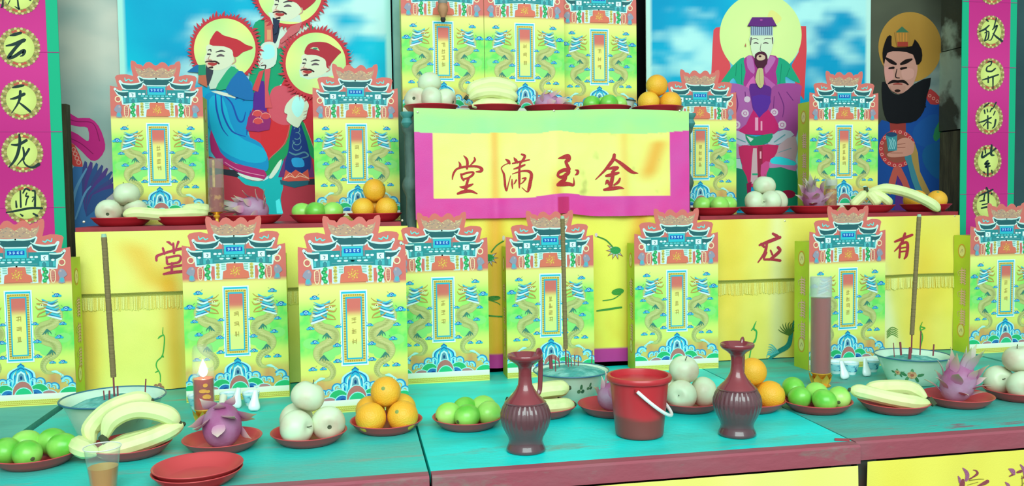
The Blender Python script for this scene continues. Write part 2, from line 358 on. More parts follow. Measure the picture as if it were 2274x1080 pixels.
A.sts([[(960, 203, 14), (985, 218, 20)], [(882, 268, 12), (940, 246, 20), (1000, 224, 18)], [(893, 262, 16), (908, 278, 14)], [(925, 255, 14), (912, 310, 16), (872, 366, 7)], [(920, 310, 14), (905, 345, 10)], [(945, 298, 10), (955, 322, 12)], [(990, 282, 18), (1000, 300, 18), (965, 332, 18), (935, 352, 10)], [(908, 350, 12), (955, 350, 14), (1000, 356, 16)]], '#a23446')
A.flush('character', EMB, g)
A.z(1740, 440, 2.571)
A.sts([[(620, 248, 12), (670, 230, 18), (725, 210, 14)], [(682, 203, 16), (660, 260, 16), (618, 302, 7)], [(655, 260, 12), (650, 338, 14)], [(655, 264, 14), (697, 255, 16), (696, 322, 18), (683, 345, 10)], [(660, 285, 9), (690, 280, 8)], [(660, 306, 9), (690, 302, 8)]], '#a8323e')
A.flush('character', EMB, g)
A.z(1340, 440, 2.572)
A.st([(860, 700, 3), (845, 740, 10), (862, 760, 9), (855, 810, 8), (835, 840, 7), (820, 920, 6)], '#36b25a')
for p in ([(845, 738, 10), (832, 752, 5)], [(858, 800, 9), (838, 830, 4)]): A.st(p, '#36b25a')
A.flush('embroidered_vine', EMB, g); A.up()
A.st([(1075, 700, 8), (1060, 770, 22), (1040, 840, 28), (980, 880, 26), (935, 915, 14)], '#1f8f84'); A.up()
for k in range(9):
    a = 3.4+k*.28; A.st([(1050, 780, 9), (1050+45*math.cos(a), 775+50*math.sin(a), 6), (1050+70*math.cos(a+.2), 772+75*math.sin(a+.2)+8, 2)], '#4f7a34', cap=False)
A.up()
for k in range(6):
    A.st([(990-8*k, 880+3*k, 8), (955-6*k, 840+10*k, 6), (930-2*k, 830+16*k, 2)], '#4fc4c4', cap=False)
A.flush('embroidered_phoenix', EMB, g); A.up(); A.z(1740, 440, 2.571)
A.st([(790, 708, 3), (778, 745, 7), (788, 790, 7), (775, 850, 7)], '#46a838'); A.st([(782, 735, 6), (802, 742, 8), (780, 755, 4)], '#46a838')
A.flush('embroidered_vine', EMB, g)
for k in range(5): A.st([(575, 760+9*k, 4), (605, 735+10*k, 5), (645, 750+11*k, 2)], '#4d8a30', cap=False)
A.flush('embroidered_leaf', EMB, g)

# centre banner -------------------------------------------------------------
BX0, BX1 = .196, 1.114
def foldB(x, z):
    d = max(0, 1.655-z); return .006+.005*math.sin(x*13+.6)*min(1, d*3)+.011*crease(x, .655, .02)*min(1, d*3)+.010*crease(x, .455, .022)*min(1, d*3)+.009*crease(x, .885, .03)*min(1, d*3)+.004*fbm(x*6, z*5, 2)*min(1, d*6)
zg, zp, zq = at(1220, 296, 2.735).z, at(1220, 438, 2.735).z, at(1220, 480, 2.735).z
xl, xr = at(962, 380, 2.735).x, at(1484, 380, 2.735).x
def colB(x, z):
    if z > zg+.012*nz(x*4, 5)+.012*crease(x, .66, .05): return mixc('#8ce698', '#a9e58a', .5+.9*fbm(x*5, z*8, 1)+.5*crease(z, 1.65, .02))
    if x < xl or x > xr or z < zp+.012*crease(x, .68, .07): return mixc('#c352a8', '#d23a9c', .5+.9*fbm(x*6, z*6)) if not (.66 < x < .70 and z < zp) else lin('#b8286c')
    k = .5+.9*fbm(x*4, z*5, 6); c = mixc('#f2f070', '#e4f68e', k)
    c = mixc(c, '#dfae3a', .75*crease(x, .655-.01*(z-1.4), .02)*sstep(1.5, 1.4, z)+.8*crease(x, .452, .016)+.5*crease(x, .885, .02)+.9*crease(x-.35*(z-1.5), .99, .035)*sstep(1.40, 1.46, z)*sstep(1.57, 1.54, z)+.35*crease(x, 1.06, .05)*sstep(1.45, 1.36, z))  # shading of the folds painted orange along the creases
    return mixc(c, '#8f9a48', .9*max(0, fbm(x*22, z*16, 12)-.22)*2*sstep(.55, .8, x))
g = thing('altar_banner', 'yellow banner with four red characters, green head and purple border', 'banner')
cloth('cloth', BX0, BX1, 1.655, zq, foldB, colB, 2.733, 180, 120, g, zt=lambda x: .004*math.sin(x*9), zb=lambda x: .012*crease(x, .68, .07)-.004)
pins(g, [(927, 250), (1229, 247), (1507, 247)], 2.735)
A = Art(cmap(2.733, foldB)); A.z(980, 320, 4.943)
BCH = ([[(245, 130, 10), (275, 165, 28), (285, 210, 30), (280, 270, 24)], [(190, 195, 8), (205, 225, 26), (205, 255, 30)], [(360, 150, 14), (365, 180, 26), (325, 225, 14), (310, 240, 8)],
       [(120, 390, 10), (125, 350, 20), (140, 310, 24), (170, 275, 22), (230, 255, 26), (320, 245, 24), (400, 250, 28), (440, 275, 36), (430, 300, 30), (380, 305, 14)],
       [(215, 330, 20), (225, 370, 24), (245, 400, 20)], [(225, 335, 24), (290, 315, 22), (345, 310, 22), (345, 335, 26), (300, 370, 24), (250, 385, 20)],
       [(300, 370, 26), (280, 430, 30), (265, 515, 36)], [(200, 470, 10), (250, 475, 36), (310, 455, 30), (345, 440, 14)], [(180, 545, 26), (240, 525, 38), (320, 518, 34), (390, 545, 12)]],
       [[(700, 170, 10), (730, 190, 34), (745, 215, 20)], [(740, 210, 12), (690, 230, 10), (655, 260, 12), (660, 290, 14), (680, 330, 24), (690, 400, 26), (695, 460, 26), (710, 515, 16), (730, 440, 12), (755, 350, 8)],
       [(790, 150, 8), (810, 180, 34), (830, 205, 20)], [(875, 115, 20), (910, 130, 28), (895, 170, 28), (860, 210, 24)], [(775, 215, 14), (860, 195, 22), (960, 175, 14)], [(790, 275, 12), (850, 255, 26), (910, 230, 18)],
       [(860, 215, 20), (850, 280, 24), (850, 380, 28), (850, 480, 14)], [(775, 330, 10), (870, 300, 18), (950, 300, 28), (982, 335, 36), (970, 420, 38), (955, 490, 36), (935, 525, 14), (880, 480, 8)],
       [(770, 390, 12), (770, 440, 20), (775, 490, 10)], [(790, 440, 8), (820, 390, 18), (800, 430, 14)], [(880, 380, 10), (920, 375, 22), (890, 420, 14), (860, 440, 8)]],
       [[(1275, 160, 12), (1340, 145, 44), (1385, 135, 50), (1390, 170, 50), (1362, 195, 36), (1378, 240, 36), (1395, 275, 40)],
       [(1265, 345, 26), (1285, 310, 36), (1350, 285, 42), (1390, 300, 44), (1370, 335, 40), (1310, 365, 34), (1270, 355, 24)],
       [(1360, 335, 40), (1345, 390, 46), (1300, 425, 46), (1265, 445, 30)], [(1265, 450, 30), (1330, 440, 50), (1400, 440, 40), (1448, 448, 26), (1448, 370, 7)], [(1465, 285, 10), (1493, 295, 28), (1488, 325, 30), (1465, 340, 10)]],
       [[(1892, 120, 34), (1880, 170, 40), (1830, 240, 36), (1780, 300, 26), (1690, 390, 10)], [(1890, 165, 20), (1950, 205, 34), (2030, 270, 44), (2090, 310, 34), (2150, 322, 8)],
       [(1820, 275, 16), (1880, 262, 34), (1930, 260, 26), (1890, 290, 30), (1870, 310, 30)], [(1805, 350, 26), (1870, 335, 40), (1935, 318, 24)], [(1880, 300, 36), (1870, 380, 40), (1850, 480, 40)],
       [(1800, 440, 14), (1815, 405, 30), (1832, 430, 30), (1850, 460, 20)], [(1950, 380, 20), (1930, 420, 30), (1890, 450, 20)], [(1785, 502, 28), (1860, 490, 44), (1940, 480, 34), (1990, 490, 10)]])
for ch in BCH: A.sts(ch, '#a82c30'); A.flush('character', EMB, g)
# lower centre cloth --------------------------------------------------------
def foldC(x, z):
    d = max(0, 1.335-z); return .003+.005*math.sin(x*12+2)+.010*crease(x, .455, .025)+.009*crease(x, .98, .03)+.004*fbm(x*6, z*5, 5)
zlow = at(1350, 772, 2.745).z
def colC(x, z):
    if z < zlow: return mixc('#b93c98', '#a83488', .5+fbm(x*6, z*6))
    c = mixc('#f2ee62', '#f4ea50', .5+fbm(x*4, z*5, 9)); return mixc(c, '#dca62c', .8*crease(x, .452, .03)+.75*crease(x-.08*(z-1), .925, .03)+.7*max(0, fbm(x*7, z*5, 15))*sstep(1.15, .9, z))  # orange at the folds is painted shading, with random mottling lower down
g = thing('altar_cloth', 'yellow cloth with lotus embroidery and purple hem hung under the lettered banner', 'cloth')
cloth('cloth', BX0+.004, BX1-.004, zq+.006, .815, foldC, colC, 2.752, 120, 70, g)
A = Art(cmap(2.752, foldC)); A.z(1060, 480, 3.086)
def lotus(cx, cy, s, face):
    for a in (-1.5, -.9, -.3, .3, .9, 1.5): A.poly([(cx, cy), (cx+s*.5*math.cos(face+a-.3), cy+s*.5*math.sin(face+a-.3)), (cx+s*1.05*math.cos(face+a), cy+s*1.05*math.sin(face+a)), (cx+s*.5*math.cos(face+a+.3), cy+s*.5*math.sin(face+a+.3))], '#8a5048', up=0)
    A.up()
    for a in (-1.5, -.9, -.3, .3, .9, 1.5): A.poly([(cx, cy), (cx+s*.45*math.cos(face+a-.25), cy+s*.45*math.sin(face+a-.25)), (cx+s*.85*math.cos(face+a), cy+s*.85*math.sin(face+a)), (cx+s*.45*math.cos(face+a+.25), cy+s*.45*math.sin(face+a+.25))], '#a8c8b8', up=0)
    A.up(); A.ell(cx, cy, s*.55, s*.4, '#2a9a50', 16)
lotus(945, 235, 65, 2.2); A.st([(820, 140, 9), (880, 165, 10), (925, 210, 9)], '#3a8a38'); A.ell(815, 130, 10, 14, '#d0c8d0', 10); A.flush('embroidered_lotus', EMB, g)
lotus(75, 285, 62, .9); A.st([(175, 170, 9), (125, 200, 9), (90, 245, 9)], '#3a8a38'); A.ell(175, 150, 10, 18, '#c8d8c8', 10); A.flush('embroidered_lotus', EMB, g)
A.ell(960, 518, 42, 22, '#3c9a3c', 16, -.2); A.st([(980, 535, 6), (930, 568, 7), (860, 580, 6)], '#3a9440'); A.flush('embroidered_leaf', EMB, g)
A.ell(105, 560, 48, 16, '#3f8a38', 16, -.1); A.st([(75, 572, 6), (130, 590, 6), (150, 605, 5)], '#3a9440'); A.flush('embroidered_leaf', EMB, g)
for p in ([(820, 650, 10), (890, 640, 14), (985, 625, 12)], [(70, 680, 10), (170, 685, 10)]): A.st(p, '#3a9440'); A.flush('embroidered_stem', EMB, g)

# front table cloths --------------------------------------------------------
def front_cloth(x0, x1, Y, seed, label, cA, cB, art=None):
    def f(x, z): return .003+.006*math.sin(x*22+seed)*min(1, (.76-z)*5)+.005*math.sin(x*41+2*seed)*min(1, (.76-z)*4)+.003*fbm(x*6, z*4, seed)
    def cf(x, z): return mixc(cA, cB, .5+.8*fbm(x*5, z*1.2, seed))
    g = thing('table_cloth', label, 'cloth', (0, 0, 0), 0, 'yellow cloths on the table fronts')
    cloth('cloth', x0, x1, .7575, .12, f, cf, Y, 90, 30, g)
    if art:
        A = Art(cmap(Y, f)); art(A, g)
front_cloth(-1.78, -.83, 1.727, 1, 'yellow cloth under the leftmost table edge below the cropped corner', '#e6e870', '#f0ee80')
front_cloth(-.80, .138, 1.727, 2, 'yellow cloth hanging under the table with stacked plates', '#e6e870', '#f0ee80')
front_cloth(.152, 1.105, 1.727, 3, 'pale yellow cloth hanging below the bucket and ewers', '#dfea70', '#eef28a')
def art(A, g):
    A.z(2060, 960, 9.0)
    P1, P2 = '#9a6488', '#8a4a52'
    def fl(a, b, c):
        for p in a: A.st(p, P1)
        A.up()
        for p in b: A.st(p, P2)
        A.up()
        for p in c: A.st(p, '#8c8a3c')
        A.up(); A.flush('embroidered_flower', EMB, g)
    fl([[(690, 715, 20), (760, 790, 70), (790, 870, 80), (770, 960, 60)], [(600, 880, 20), (625, 930, 50), (640, 1000, 50)]],
       [[(900, 755, 14), (960, 770, 30), (985, 830, 50), (900, 900, 30), (830, 940, 30)], [(1180, 980, 70), (1120, 1020, 70), (1000, 1080, 30)], [(700, 960, 60), (690, 1040, 110), (660, 1200, 90)]],
       [[(820, 970, 16), (1000, 940, 20), (1110, 935, 12)], [(800, 1060, 12), (1000, 1000, 12)]])
    fl([[(1590, 725, 20), (1660, 760, 90), (1690, 820, 60)], [(1820, 640, 20), (1880, 720, 60), (1910, 850, 50)], [(1520, 990, 20), (1570, 1040, 60), (1600, 1100, 50)]],
       [[(1760, 790, 40), (1830, 770, 60)], [(1600, 870, 20), (1660, 840, 40)], [(1850, 910, 30), (1926, 870, 50), (2000, 830, 50)]],
       [[(1926, 960, 16), (1830, 1070, 16)], [(1850, 860, 14), (1860, 1100, 14)]])
front_cloth(1.142, 2.11, 1.748, 5, 'deep yellow cloth with purple embroidered flowers at the lower right', '#f4e24a', '#f2ee6a', art)
front_cloth(2.15, 3.05, 1.748, 6, 'yellow cloth under the far right table beyond the seam', '#f4e24a', '#f2ee6a')
# ------------------------------------------------------------------ posters
def pmap(Y): 
    def f(px, py, h): p = at(px, py, Y); return (p.x, Y-.0005-h, p.z)
    return f
def poster(name, label, x0, x1, z0, z1, Y, cf, nx=70, nzz=80):
    g = thing(name, label, 'poster', (0, 0, 0)); mb = MB(); vs = []; cs = []
    for j in range(nzz+1):
        for i in range(nx+1):
            x = x0+(x1-x0)*i/nx; z = z0+(z1-z0)*j/nzz; vs.append((x, Y, z)); cs.append(lin(cf(x, z)))
    mb.add(vs, [(j*(nx+1)+i, j*(nx+1)+i+1, (j+1)*(nx+1)+i+1, (j+1)*(nx+1)+i) for j in range(nzz) for i in range(nx)], cs)
    mb.build('sheet', POSTER, g, False)
    MB().box(x0, x1, Y+.0008, Y+.006, z0, z1).build('backing', mat('poster_backing', '#c0d0c0', .8), g, False)
    return g, Art(pmap(Y), 1e-4)
def flames(A, cx, cy, r, ry, col, n, ln, a0=0, a1=2*PI):
    for i in range(n):
        a = a0+(a1-a0)*i/n; l = ln*(.7+.6*random.random()); s = 1 if random.random() > .5 else -1
        p = lambda k, da: (cx+(r+k)*math.cos(a+da), cy+(r*ry+k)*math.sin(a+da))
        A.poly([p(-2, -.05), p(l*.5, -.02*s), p(l, .05*s), p(l*.45, .045), p(-2, .05)], col, up=0)
    A.up()
SKIN, LN = '#cfe4c4', '#3a3a40'
def sky(x, z, seed, base='#0c9cc8', cl='#b8f2ea', cy='#08c8e0'):
    n = fbm(x*2.2, z*5.0, seed); m = fbm(x*5, z*11, seed+5)
    return mixc(mixc(base, cy, .5+1.3*fbm(x*2.5, z*2.5, seed+20)), cl, sstep(.02, .32, n+.35*m))
# three figures -------------------------------------------------------------
Yp = 3.2
px0, px1 = -.785, .153
def c1(x, z):
    if x < px0+.016 or x > px1-.016: return lin('#a8efe0')
    k = sky(x, z, 3.3); return k
g, A = poster('deity_poster', 'blue-sky poster of three bearded men in red caps with fiery halos', px0, px1, 1.12, 2.62, Yp, c1)
PM = POSTER
A.z(400, 0, 2.16)
# back figure, green robe
A.poly([(380, 95), (345, 170), (340, 300), (330, 380), (300, 560), (430, 560), (470, 420), (520, 380), (640, 200), (660, 150), (600, 105), (560, 90)], '#18a070', 4)
A.poly([(455, 100), (560, 100), (620, 130), (520, 215), (450, 235), (420, 150)], '#c2e6d2'); A.poly([(432, 90), (478, 100), (470, 180), (450, 210), (438, 150)], '#28364a', 3)
A.poly([(560, 108), (590, 115), (530, 210), (470, 235), (480, 190)], '#c0686c'); A.flush('robed_figure', PM, g)
# red robe of the right figure
A.poly([(500, 380), (545, 335), (610, 370), (680, 420), (700, 1010), (420, 820), (330, 640), (340, 560), (362, 430), (430, 470), (470, 440)], '#c83440', 3)
A.poly([(410, 520), (600, 640), (640, 760), (520, 740), (440, 760), (390, 690)], '#c63038', 4); A.poly([(440, 430), (520, 420), (600, 520), (520, 600), (430, 560)], '#c85868', 4); A.flush('red_robe', PM, g)
A.z(440, 180, 3.6)
A.poly([(50, 590), (200, 640), (320, 780), (560, 800), (680, 830), (1010, 760), (1010, 1180), (50, 1180)], '#a83a48'); A.poly([(60, 690), (310, 715), (340, 775), (180, 745), (60, 760)], '#28323c'); A.poly([(860, 790), (1010, 770), (1010, 830), (880, 830)], '#28323c')
A.poly([(320, 760), (440, 800), (560, 780), (580, 640), (690, 640), (670, 790), (680, 850), (660, 940), (670, 1080), (560, 1060), (520, 870), (380, 830)], '#16b8b8', 3); A.poly([(620, 960), (650, 940), (680, 1060), (630, 1060)], '#50f0f0'); A.flush('platform_print', PM, g)
# right figure skirts
A.poly([(700, 590), (740, 340), (840, 320), (900, 560), (930, 770), (640, 770)], '#6a3470'); A.poly([(740, 350), (700, 500), (560, 640), (540, 760), (600, 720), (690, 620), (730, 540), (760, 350)], '#18985c', 3); A.poly([(815, 345), (850, 340), (930, 560), (945, 640), (900, 600), (850, 500)], '#18985c', 3)
A.st([(735, 350, 5), (690, 500, 5), (570, 620, 5)], '#b08070'); A.st([(850, 340, 5), (900, 470, 5), (945, 590, 5)], '#b0a080'); A.up()
A.poly([(755, 350), (825, 350), (900, 620), (880, 740), (800, 760), (690, 720), (720, 560)], '#183a80', 2)
for k, yy in enumerate((390, 440, 480, 520)): A.ring(790, yy, 20+4*k, 26+4*k, '#5a94a0', n=16, a0=3.3+k, a1=7.6+k, up=0)
A.st([(730, 570, 10), (780, 590, 14), (850, 570, 12), (880, 600, 12), (820, 620, 8)], '#4f8c9c'); A.up(); A.poly([(750, 620), (830, 620), (850, 680), (800, 690), (760, 680)], '#28a0d8', 3)
A.poly([(700, 710), (740, 740), (780, 710), (830, 740), (880, 705), (890, 800), (680, 800)], '#c85848')
for o in (0, 40): A.st([(690, 780, 7), (735, 735+o*.6, 7), (775, 775, 7), (815, 735+o*.6, 7), (885, 780, 7)], '#e8b898', n=1)
A.up(); A.poly([(655, 790), (720, 805), (885, 795), (880, 830), (770, 855), (660, 825)], '#206070'); A.poly([(570, 760), (640, 650), (670, 630), (650, 700), (600, 770), (575, 780)], '#c8ead4', 3); A.flush('embroidered_skirt', PM, g)
# left figure blue robe
A.poly([(50, 150), (100, 90), (300, 60), (420, 0), (440, 90), (455, 170), (430, 240), (390, 420), (500, 500), (560, 620), (550, 720), (440, 700), (230, 620), (130, 500), (90, 380), (50, 300)], '#1492c8', 3)
A.poly([(90, 150), (200, 140), (300, 420), (520, 540), (540, 640), (400, 650), (200, 560), (110, 400)], '#18b0d4', 3)
A.poly([(105, 390), (180, 570), (300, 660), (530, 715), (530, 785), (420, 770), (210, 670), (105, 560)], '#a82c70', 2); A.st([(215, 650, 6), (330, 715, 6), (530, 760, 6)], '#d090b0'); A.up()
A.poly([(310, 735), (420, 765), (520, 785), (480, 800), (380, 780)], '#cdeedd', 2)
for p in ([(140, 110, 10), (150, 230, 14), (190, 370, 10), (240, 440, 4)], [(185, 120, 10), (200, 260, 14), (270, 400, 12), (380, 445, 4)], [(200, 110, 8), (270, 180, 12), (320, 310, 14), (360, 320, 12), (380, 250, 5)], [(300, 145, 8), (360, 120, 12), (410, 130, 8), (360, 160, 6)], [(390, 430, 6), (395, 360, 10), (420, 240, 5)], [(330, 60, 10), (360, 20, 12), (390, 0, 8)]): A.st(p, '#1a50a8')
A.up(); A.poly([(105, 85), (160, 80), (300, 115), (300, 140), (190, 115)], '#cfe6d4'); A.flush('blue_robe', PM, g)
# fish ornament
A.poly([(440, 100), (490, 60), (500, 0), (525, 0), (545, 120), (550, 260), (440, 230)], '#54288c'); A.poly([(430, 240), (560, 250), (570, 390), (400, 400), (390, 350)], '#8c2c70', 2)
for cx, cy in ((475, 275), (540, 295), (480, 335)): A.ring(cx, cy, 36, 42, '#e8a090', n=14, a0=PI, a1=2*PI, up=0)
for cx, cy in ((475, 275), (540, 295), (480, 335)): A.ell(cx, cy-12, 36, 24, '#c84c50', 14, up=0)
A.up(); A.flush('sash_print', PM, g)
# arms and hands of back figure
A.z(540, 0, 4.5)
A.poly([(215, 190), (290, 190), (300, 430), (215, 430)], '#c87060'); A.rect(240, 300, 280, 400, '#d0a070'); A.poly([(160, 720), (210, 700), (150, 920), (90, 900)], '#c84c50'); A.poly([(215, 690), (275, 690), (250, 900), (290, 1080), (220, 1080)], '#c85860')
A.poly([(185, 450), (240, 420), (310, 430), (340, 500), (325, 640), (250, 690), (190, 690), (150, 660), (165, 520)], '#c4e2d0', 3); A.poly([(210, 460), (300, 460), (310, 570), (200, 590)], '#9cf2ea', 4)
for k in range(4): A.st([(170+10*k, 510+38*k, 5), (150+8*k, 540+36*k, 5)], '#b07070')
A.up(); A.st([(180, 660, 8), (225, 655, 12), (220, 690, 10)], '#40302c'); A.flush('hands', PM, g)
A.poly([(520, 700), (560, 720), (640, 750), (650, 860), (620, 960), (510, 930)], '#c83440'); A.poly([(505, 720), (570, 740), (580, 830), (500, 840)], '#1c60a8'); A.poly([(580, 760), (660, 770), (640, 880), (590, 850)], '#1c5068'); A.poly([(660, 790), (770, 760), (700, 900), (640, 960), (620, 900)], '#a8dcc8')
A.st([(510, 830, 10), (520, 940, 6)], '#402c48'); A.up(); A.flush('collar', PM, g)
A.z(440, 180, 3.6)
A.poly([(790, 112), (850, 140), (885, 190), (875, 240), (860, 300), (830, 320), (795, 375), (710, 320), (715, 270), (690, 250), (710, 180)], '#c8e4c6', 3); A.poly([(800, 125), (850, 170), (830, 260), (790, 290), (750, 230), (760, 160)], '#a8f6ee', 4)
for k in range(3): A.st([(870, 240+25*k, 4), (845, 250+25*k, 4)], '#a06860')
A.flush('clasped_hands', PM, g)
def halo(cx, cy, r, ry, parent_z):
    A.z(*parent_z); flames(A, cx, cy, r+20, ry, '#b83c48', 62, 62); A.ring(cx, cy, r-2, r+28, '#bc3a44', ry, 60)
    n = 60; ps = [(cx+r*math.cos(2*PI*i/n), cy+r*ry*math.sin(2*PI*i/n)) for i in range(n)]
    cs = [mixc('#d8f08c', '#b4e890', .5+.5*math.sin(3*2*PI*i/n+1)) for i in range(n)]
    A.add([A.M((cx, cy))]+[A.M(p) for p in ps], [(0, i+1, (i+1) % n+1) for i in range(n)], [lin('#c4f2a4')]+cs); A.up(); A.flush('halo', PM, g)
def face(F, hat, hcol):
    """F maps face units to zoom coordinates"""
    P = lambda L: [F(*p) for p in L]; S = lambda L: [(*F(p[0], p[1]), p[2]*F.s) for p in L]
    A.poly(P([(-.42, -.38), (0, -.5), (.46, -.3), (.55, .05), (.50, .35), (.1, .58), (-.3, .55), (-.45, .35), (-.5, .1), (-.42, -.1)]), SKIN, 3)
    A.poly(P([(-.44, .15), (-.2, .2), (-.2, .5), (-.4, .45)]), '#d8c4ac', 3)
    A.st(S([(-.36, -.2, .04), (-.28, -.22, .05), (-.26, -.14, .03)]), LN); A.st(S([(-.08, -.12, .03), (.1, -.17, .06), (.24, -.15, .03)]), LN); A.st(S([(-.38, -.04, .06), (-.28, -.04, .04)]), LN); A.st(S([(-.04, .04, .05), (.08, .0, .09), (.2, .03, .05)]), '#605a60')
    A.st(S([(-.3, 0, .02), (-.36, .16, .03), (-.24, .2, .03)]), '#a88a80')
    A.up(); A.st(S([(-.34, .33, .08), (-.2, .36, .12), (-.08, .34, .08)]), '#a83c3c'); A.st(S([(-.46, .27, .04), (-.36, .24, .05), (-.24, .25, .06), (-.1, .25, .06), (.02, .33, .06)]), '#3c2a2c'); A.st(S([(-.34, .5, .05), (-.22, .48, .08)]), '#3c3030'); A.up()
    A.poly(P(hat), hcol, 3); A.st(S([(.6, .1, .05), (.62, .25, .05), (.5, .35, .03)]), '#b89a88'); A.up(); A.flush('head', PM, g)
class Fm:
    def __init__(s, cx, cy, sx, sy): s.a = (cx, cy, sx, sy); s.s = sx
    def __call__(s, u, v): return s.a[0]+u*s.a[2], s.a[1]+v*s.a[3]
# back head
halo(468, -70, 322, .98, (540, 0, 4.5))
A.z(540, 0, 4.5); A.poly([(250, 130), (560, 120), (590, 230), (460, 220), (370, 210), (330, 330), (300, 250)], '#c0e4d0')
A.poly([(295, 180), (370, 200), (340, 330), (310, 350)], '#283850'); A.poly([(590, 220), (560, 310), (490, 360), (380, 440), (370, 420), (470, 270)], '#c0686c'); A.flush('collar', PM, g)
face(Fm(425, 60, 270, 255), [(-.45, -.4), (-.48, -.75), (.2, -.7), (.95, -.55), (1.15, -.25), (.75, .15), (.62, .15), (.4, -.1), (.1, -.2)], '#ac3440')
# left head
halo(490, 345, 335, 1.0, (400, 40, 4.909))
A.poly([(80, 590), (180, 515), (280, 520), (290, 640), (200, 600)], '#1c70a8'); A.poly([(205, 520), (280, 510), (290, 630), (200, 625)], '#28906c'); A.poly([(205, 630), (290, 625), (300, 760), (200, 710)], '#b86c50')
A.poly([(350, 540), (600, 510), (640, 590), (480, 760), (330, 780), (310, 700)], '#b8dcc4'); A.poly([(285, 505), (370, 540), (340, 680), (300, 730)], '#38404c', 2)
A.poly([(560, 530), (620, 560), (640, 590), (520, 740), (500, 780), (390, 780), (470, 640)], '#28a878', 2); A.poly([(640, 580), (720, 630), (780, 740), (800, 900), (600, 860), (500, 780)], '#1c70b0', 2); A.flush('collar', PM, g)
face(Fm(420, 410, 300, 275), [(-.32, -.43), (-.1, -.93), (.05, -.9), (.2, -.78), (.7, -.62), (1.0, -.42), (1.24, -.33), (1.2, -.24), (.9, -.12), (.7, .05), (.55, .05), (.5, -.2), (.2, -.35)], '#b8343e')
# right head
halo(727, 640, 300, 1.03, (540, 0, 4.5))
A.poly([(560, 700), (800, 720), (830, 600), (900, 640), (920, 760), (760, 780), (650, 800), (570, 770)], '#bce4cc'); A.flush('collar', PM, g)
face(Fm(700, 645, 265, 225), [(-.32, -.45), (-.2, -.85), (.1, -.98), (.5, -.95), (.75, -.8), (1.05, -.55), (.95, -.4), (.7, -.05), (.6, .2), (.5, .1), (.45, -.2), (.1, -.4)], '#a83440')
A.z(540, 0, 4.5); A.poly([(670, 490), (700, 475), (745, 480), (765, 515), (740, 505), (710, 495)], '#b8d8a8'); A.ell(722, 492, 24, 9, '#3c8868', 12); A.flush('cap_badge', PM, g)

# seated figure -------------------------------------------------------------
sx0, sx1 = 1.133, 2.092
def c2(x, z):
    if x < sx0+.018 or x > sx1-.018: return lin('#b4f0e4')
    return sky(x, z, 11.7, '#0890c0', '#a8f0ec', '#10b8dc')
g, A = poster('deity_poster', 'blue-sky poster of a seated robed man with a round yellow halo', sx0, sx1, 1.12, 2.62, Yp, c2)
A.z(1580, 0, 4.5)
A.poly([(20, 300), (45, 275), (92, 270), (100, 420), (190, 650), (170, 1100), (-40, 1100), (0, 700), (10, 450)], '#d05058'); A.flush('throne_side', PM, g); A.poly([(890, 262), (945, 262), (950, 500), (925, 1000), (850, 900), (800, 650), (870, 520)], '#cc4850'); A.flush('throne_side', PM, g)
A.ell(490, 348, 410, 412, '#d4f6a0', 64, edge='#c8f09a'); A.poly([(600, 100), (700, 180), (640, 240), (560, 180)], '#d8e888', 4); A.flush('halo', PM, g)
A.poly([(320, 575), (220, 650), (150, 740), (90, 835), (160, 835), (220, 780), (270, 860), (350, 905), (370, 700)], '#20a87c', 3); A.st([(250, 640, 5), (240, 760, 5)], '#147a60'); A.st([(300, 640, 5), (300, 840, 5)], '#147a60'); A.flush('green_shawl', PM, g); A.poly([(660, 578), (760, 620), (830, 720), (885, 830), (800, 800), (735, 770), (740, 905), (610, 895), (640, 700)], '#20a47c', 3)
for p in ([(700, 640, 5), (680, 850, 5)], [(780, 680, 5), (750, 760, 5)]): A.st(p, '#147a60')
A.up(); A.flush('green_shawl', PM, g)
A.poly([(350, 565), (400, 555), (480, 600), (590, 550), (670, 590), (640, 720), (640, 900), (330, 920), (340, 720), (320, 610)], '#a03a8c', 2); A.poly([(350, 570), (400, 560), (430, 680), (420, 740), (360, 680)], '#b070b0', 2); A.poly([(550, 580), (600, 560), (640, 590), (590, 680), (540, 740), (530, 660)], '#b070b0', 2)
A.poly([(420, 760), (350, 850), (330, 900), (440, 870)], '#c868b0', 2); A.poly([(520, 760), (600, 820), (650, 870), (560, 880)], '#b060a8', 2); A.flush('purple_robe', PM, g)
A.z(1580, 200, 4.32)
A.poly([(100, -40), (240, -60), (380, 10), (400, 200), (270, 400), (180, 400), (150, 150)], '#a060a4', 3); A.poly([(560, 10), (660, -60), (850, -50), (850, 60), (810, 450), (640, 390), (530, 250)], '#9a4c94', 3)
for p in ([(230, 20, 8), (250, 150, 10), (210, 280, 6)], [(320, 20, 8), (330, 120, 8)], [(640, 20, 8), (690, 150, 10), (680, 260, 6)], [(720, 20, 8), (780, 100, 8)], [(600, 60, 6), (590, 200, 8)]): A.st(p, '#6c3078')
A.up()
for cx, cy, r in ((235, 335, 40), (320, 225, 36), (600, 215, 36), (675, 335, 40), (340, 90, 30)): A.ell(cx, cy, r, r, '#c8c0d0', 16, up=0)
A.up()
for cx, cy, r in ((235, 335, 40), (320, 225, 36), (600, 215, 36), (675, 335, 40)): A.ring(cx, cy, r*.35, r*.5, '#a05090', n=14, up=0)
A.up(); A.flush('sleeves', PM, g)
A.poly([(360, -40), (420, -60), (560, -30), (565, 60), (540, 180), (460, 290), (400, 200), (375, 80)], '#5c2c88', 3); A.poly([(390, 60), (560, 60), (540, 180), (460, 265), (410, 200)], '#54309a', 2); A.flush('purple_apron', PM, g)
A.poly([(400, 190), (455, 270), (540, 190), (640, 340), (600, 420), (400, 430), (245, 405), (330, 330)], '#b8286c', 2); A.rect(415, 265, 445, 390, '#d8a0c0'); A.rect(468, 300, 484, 390, '#e0a8c0')
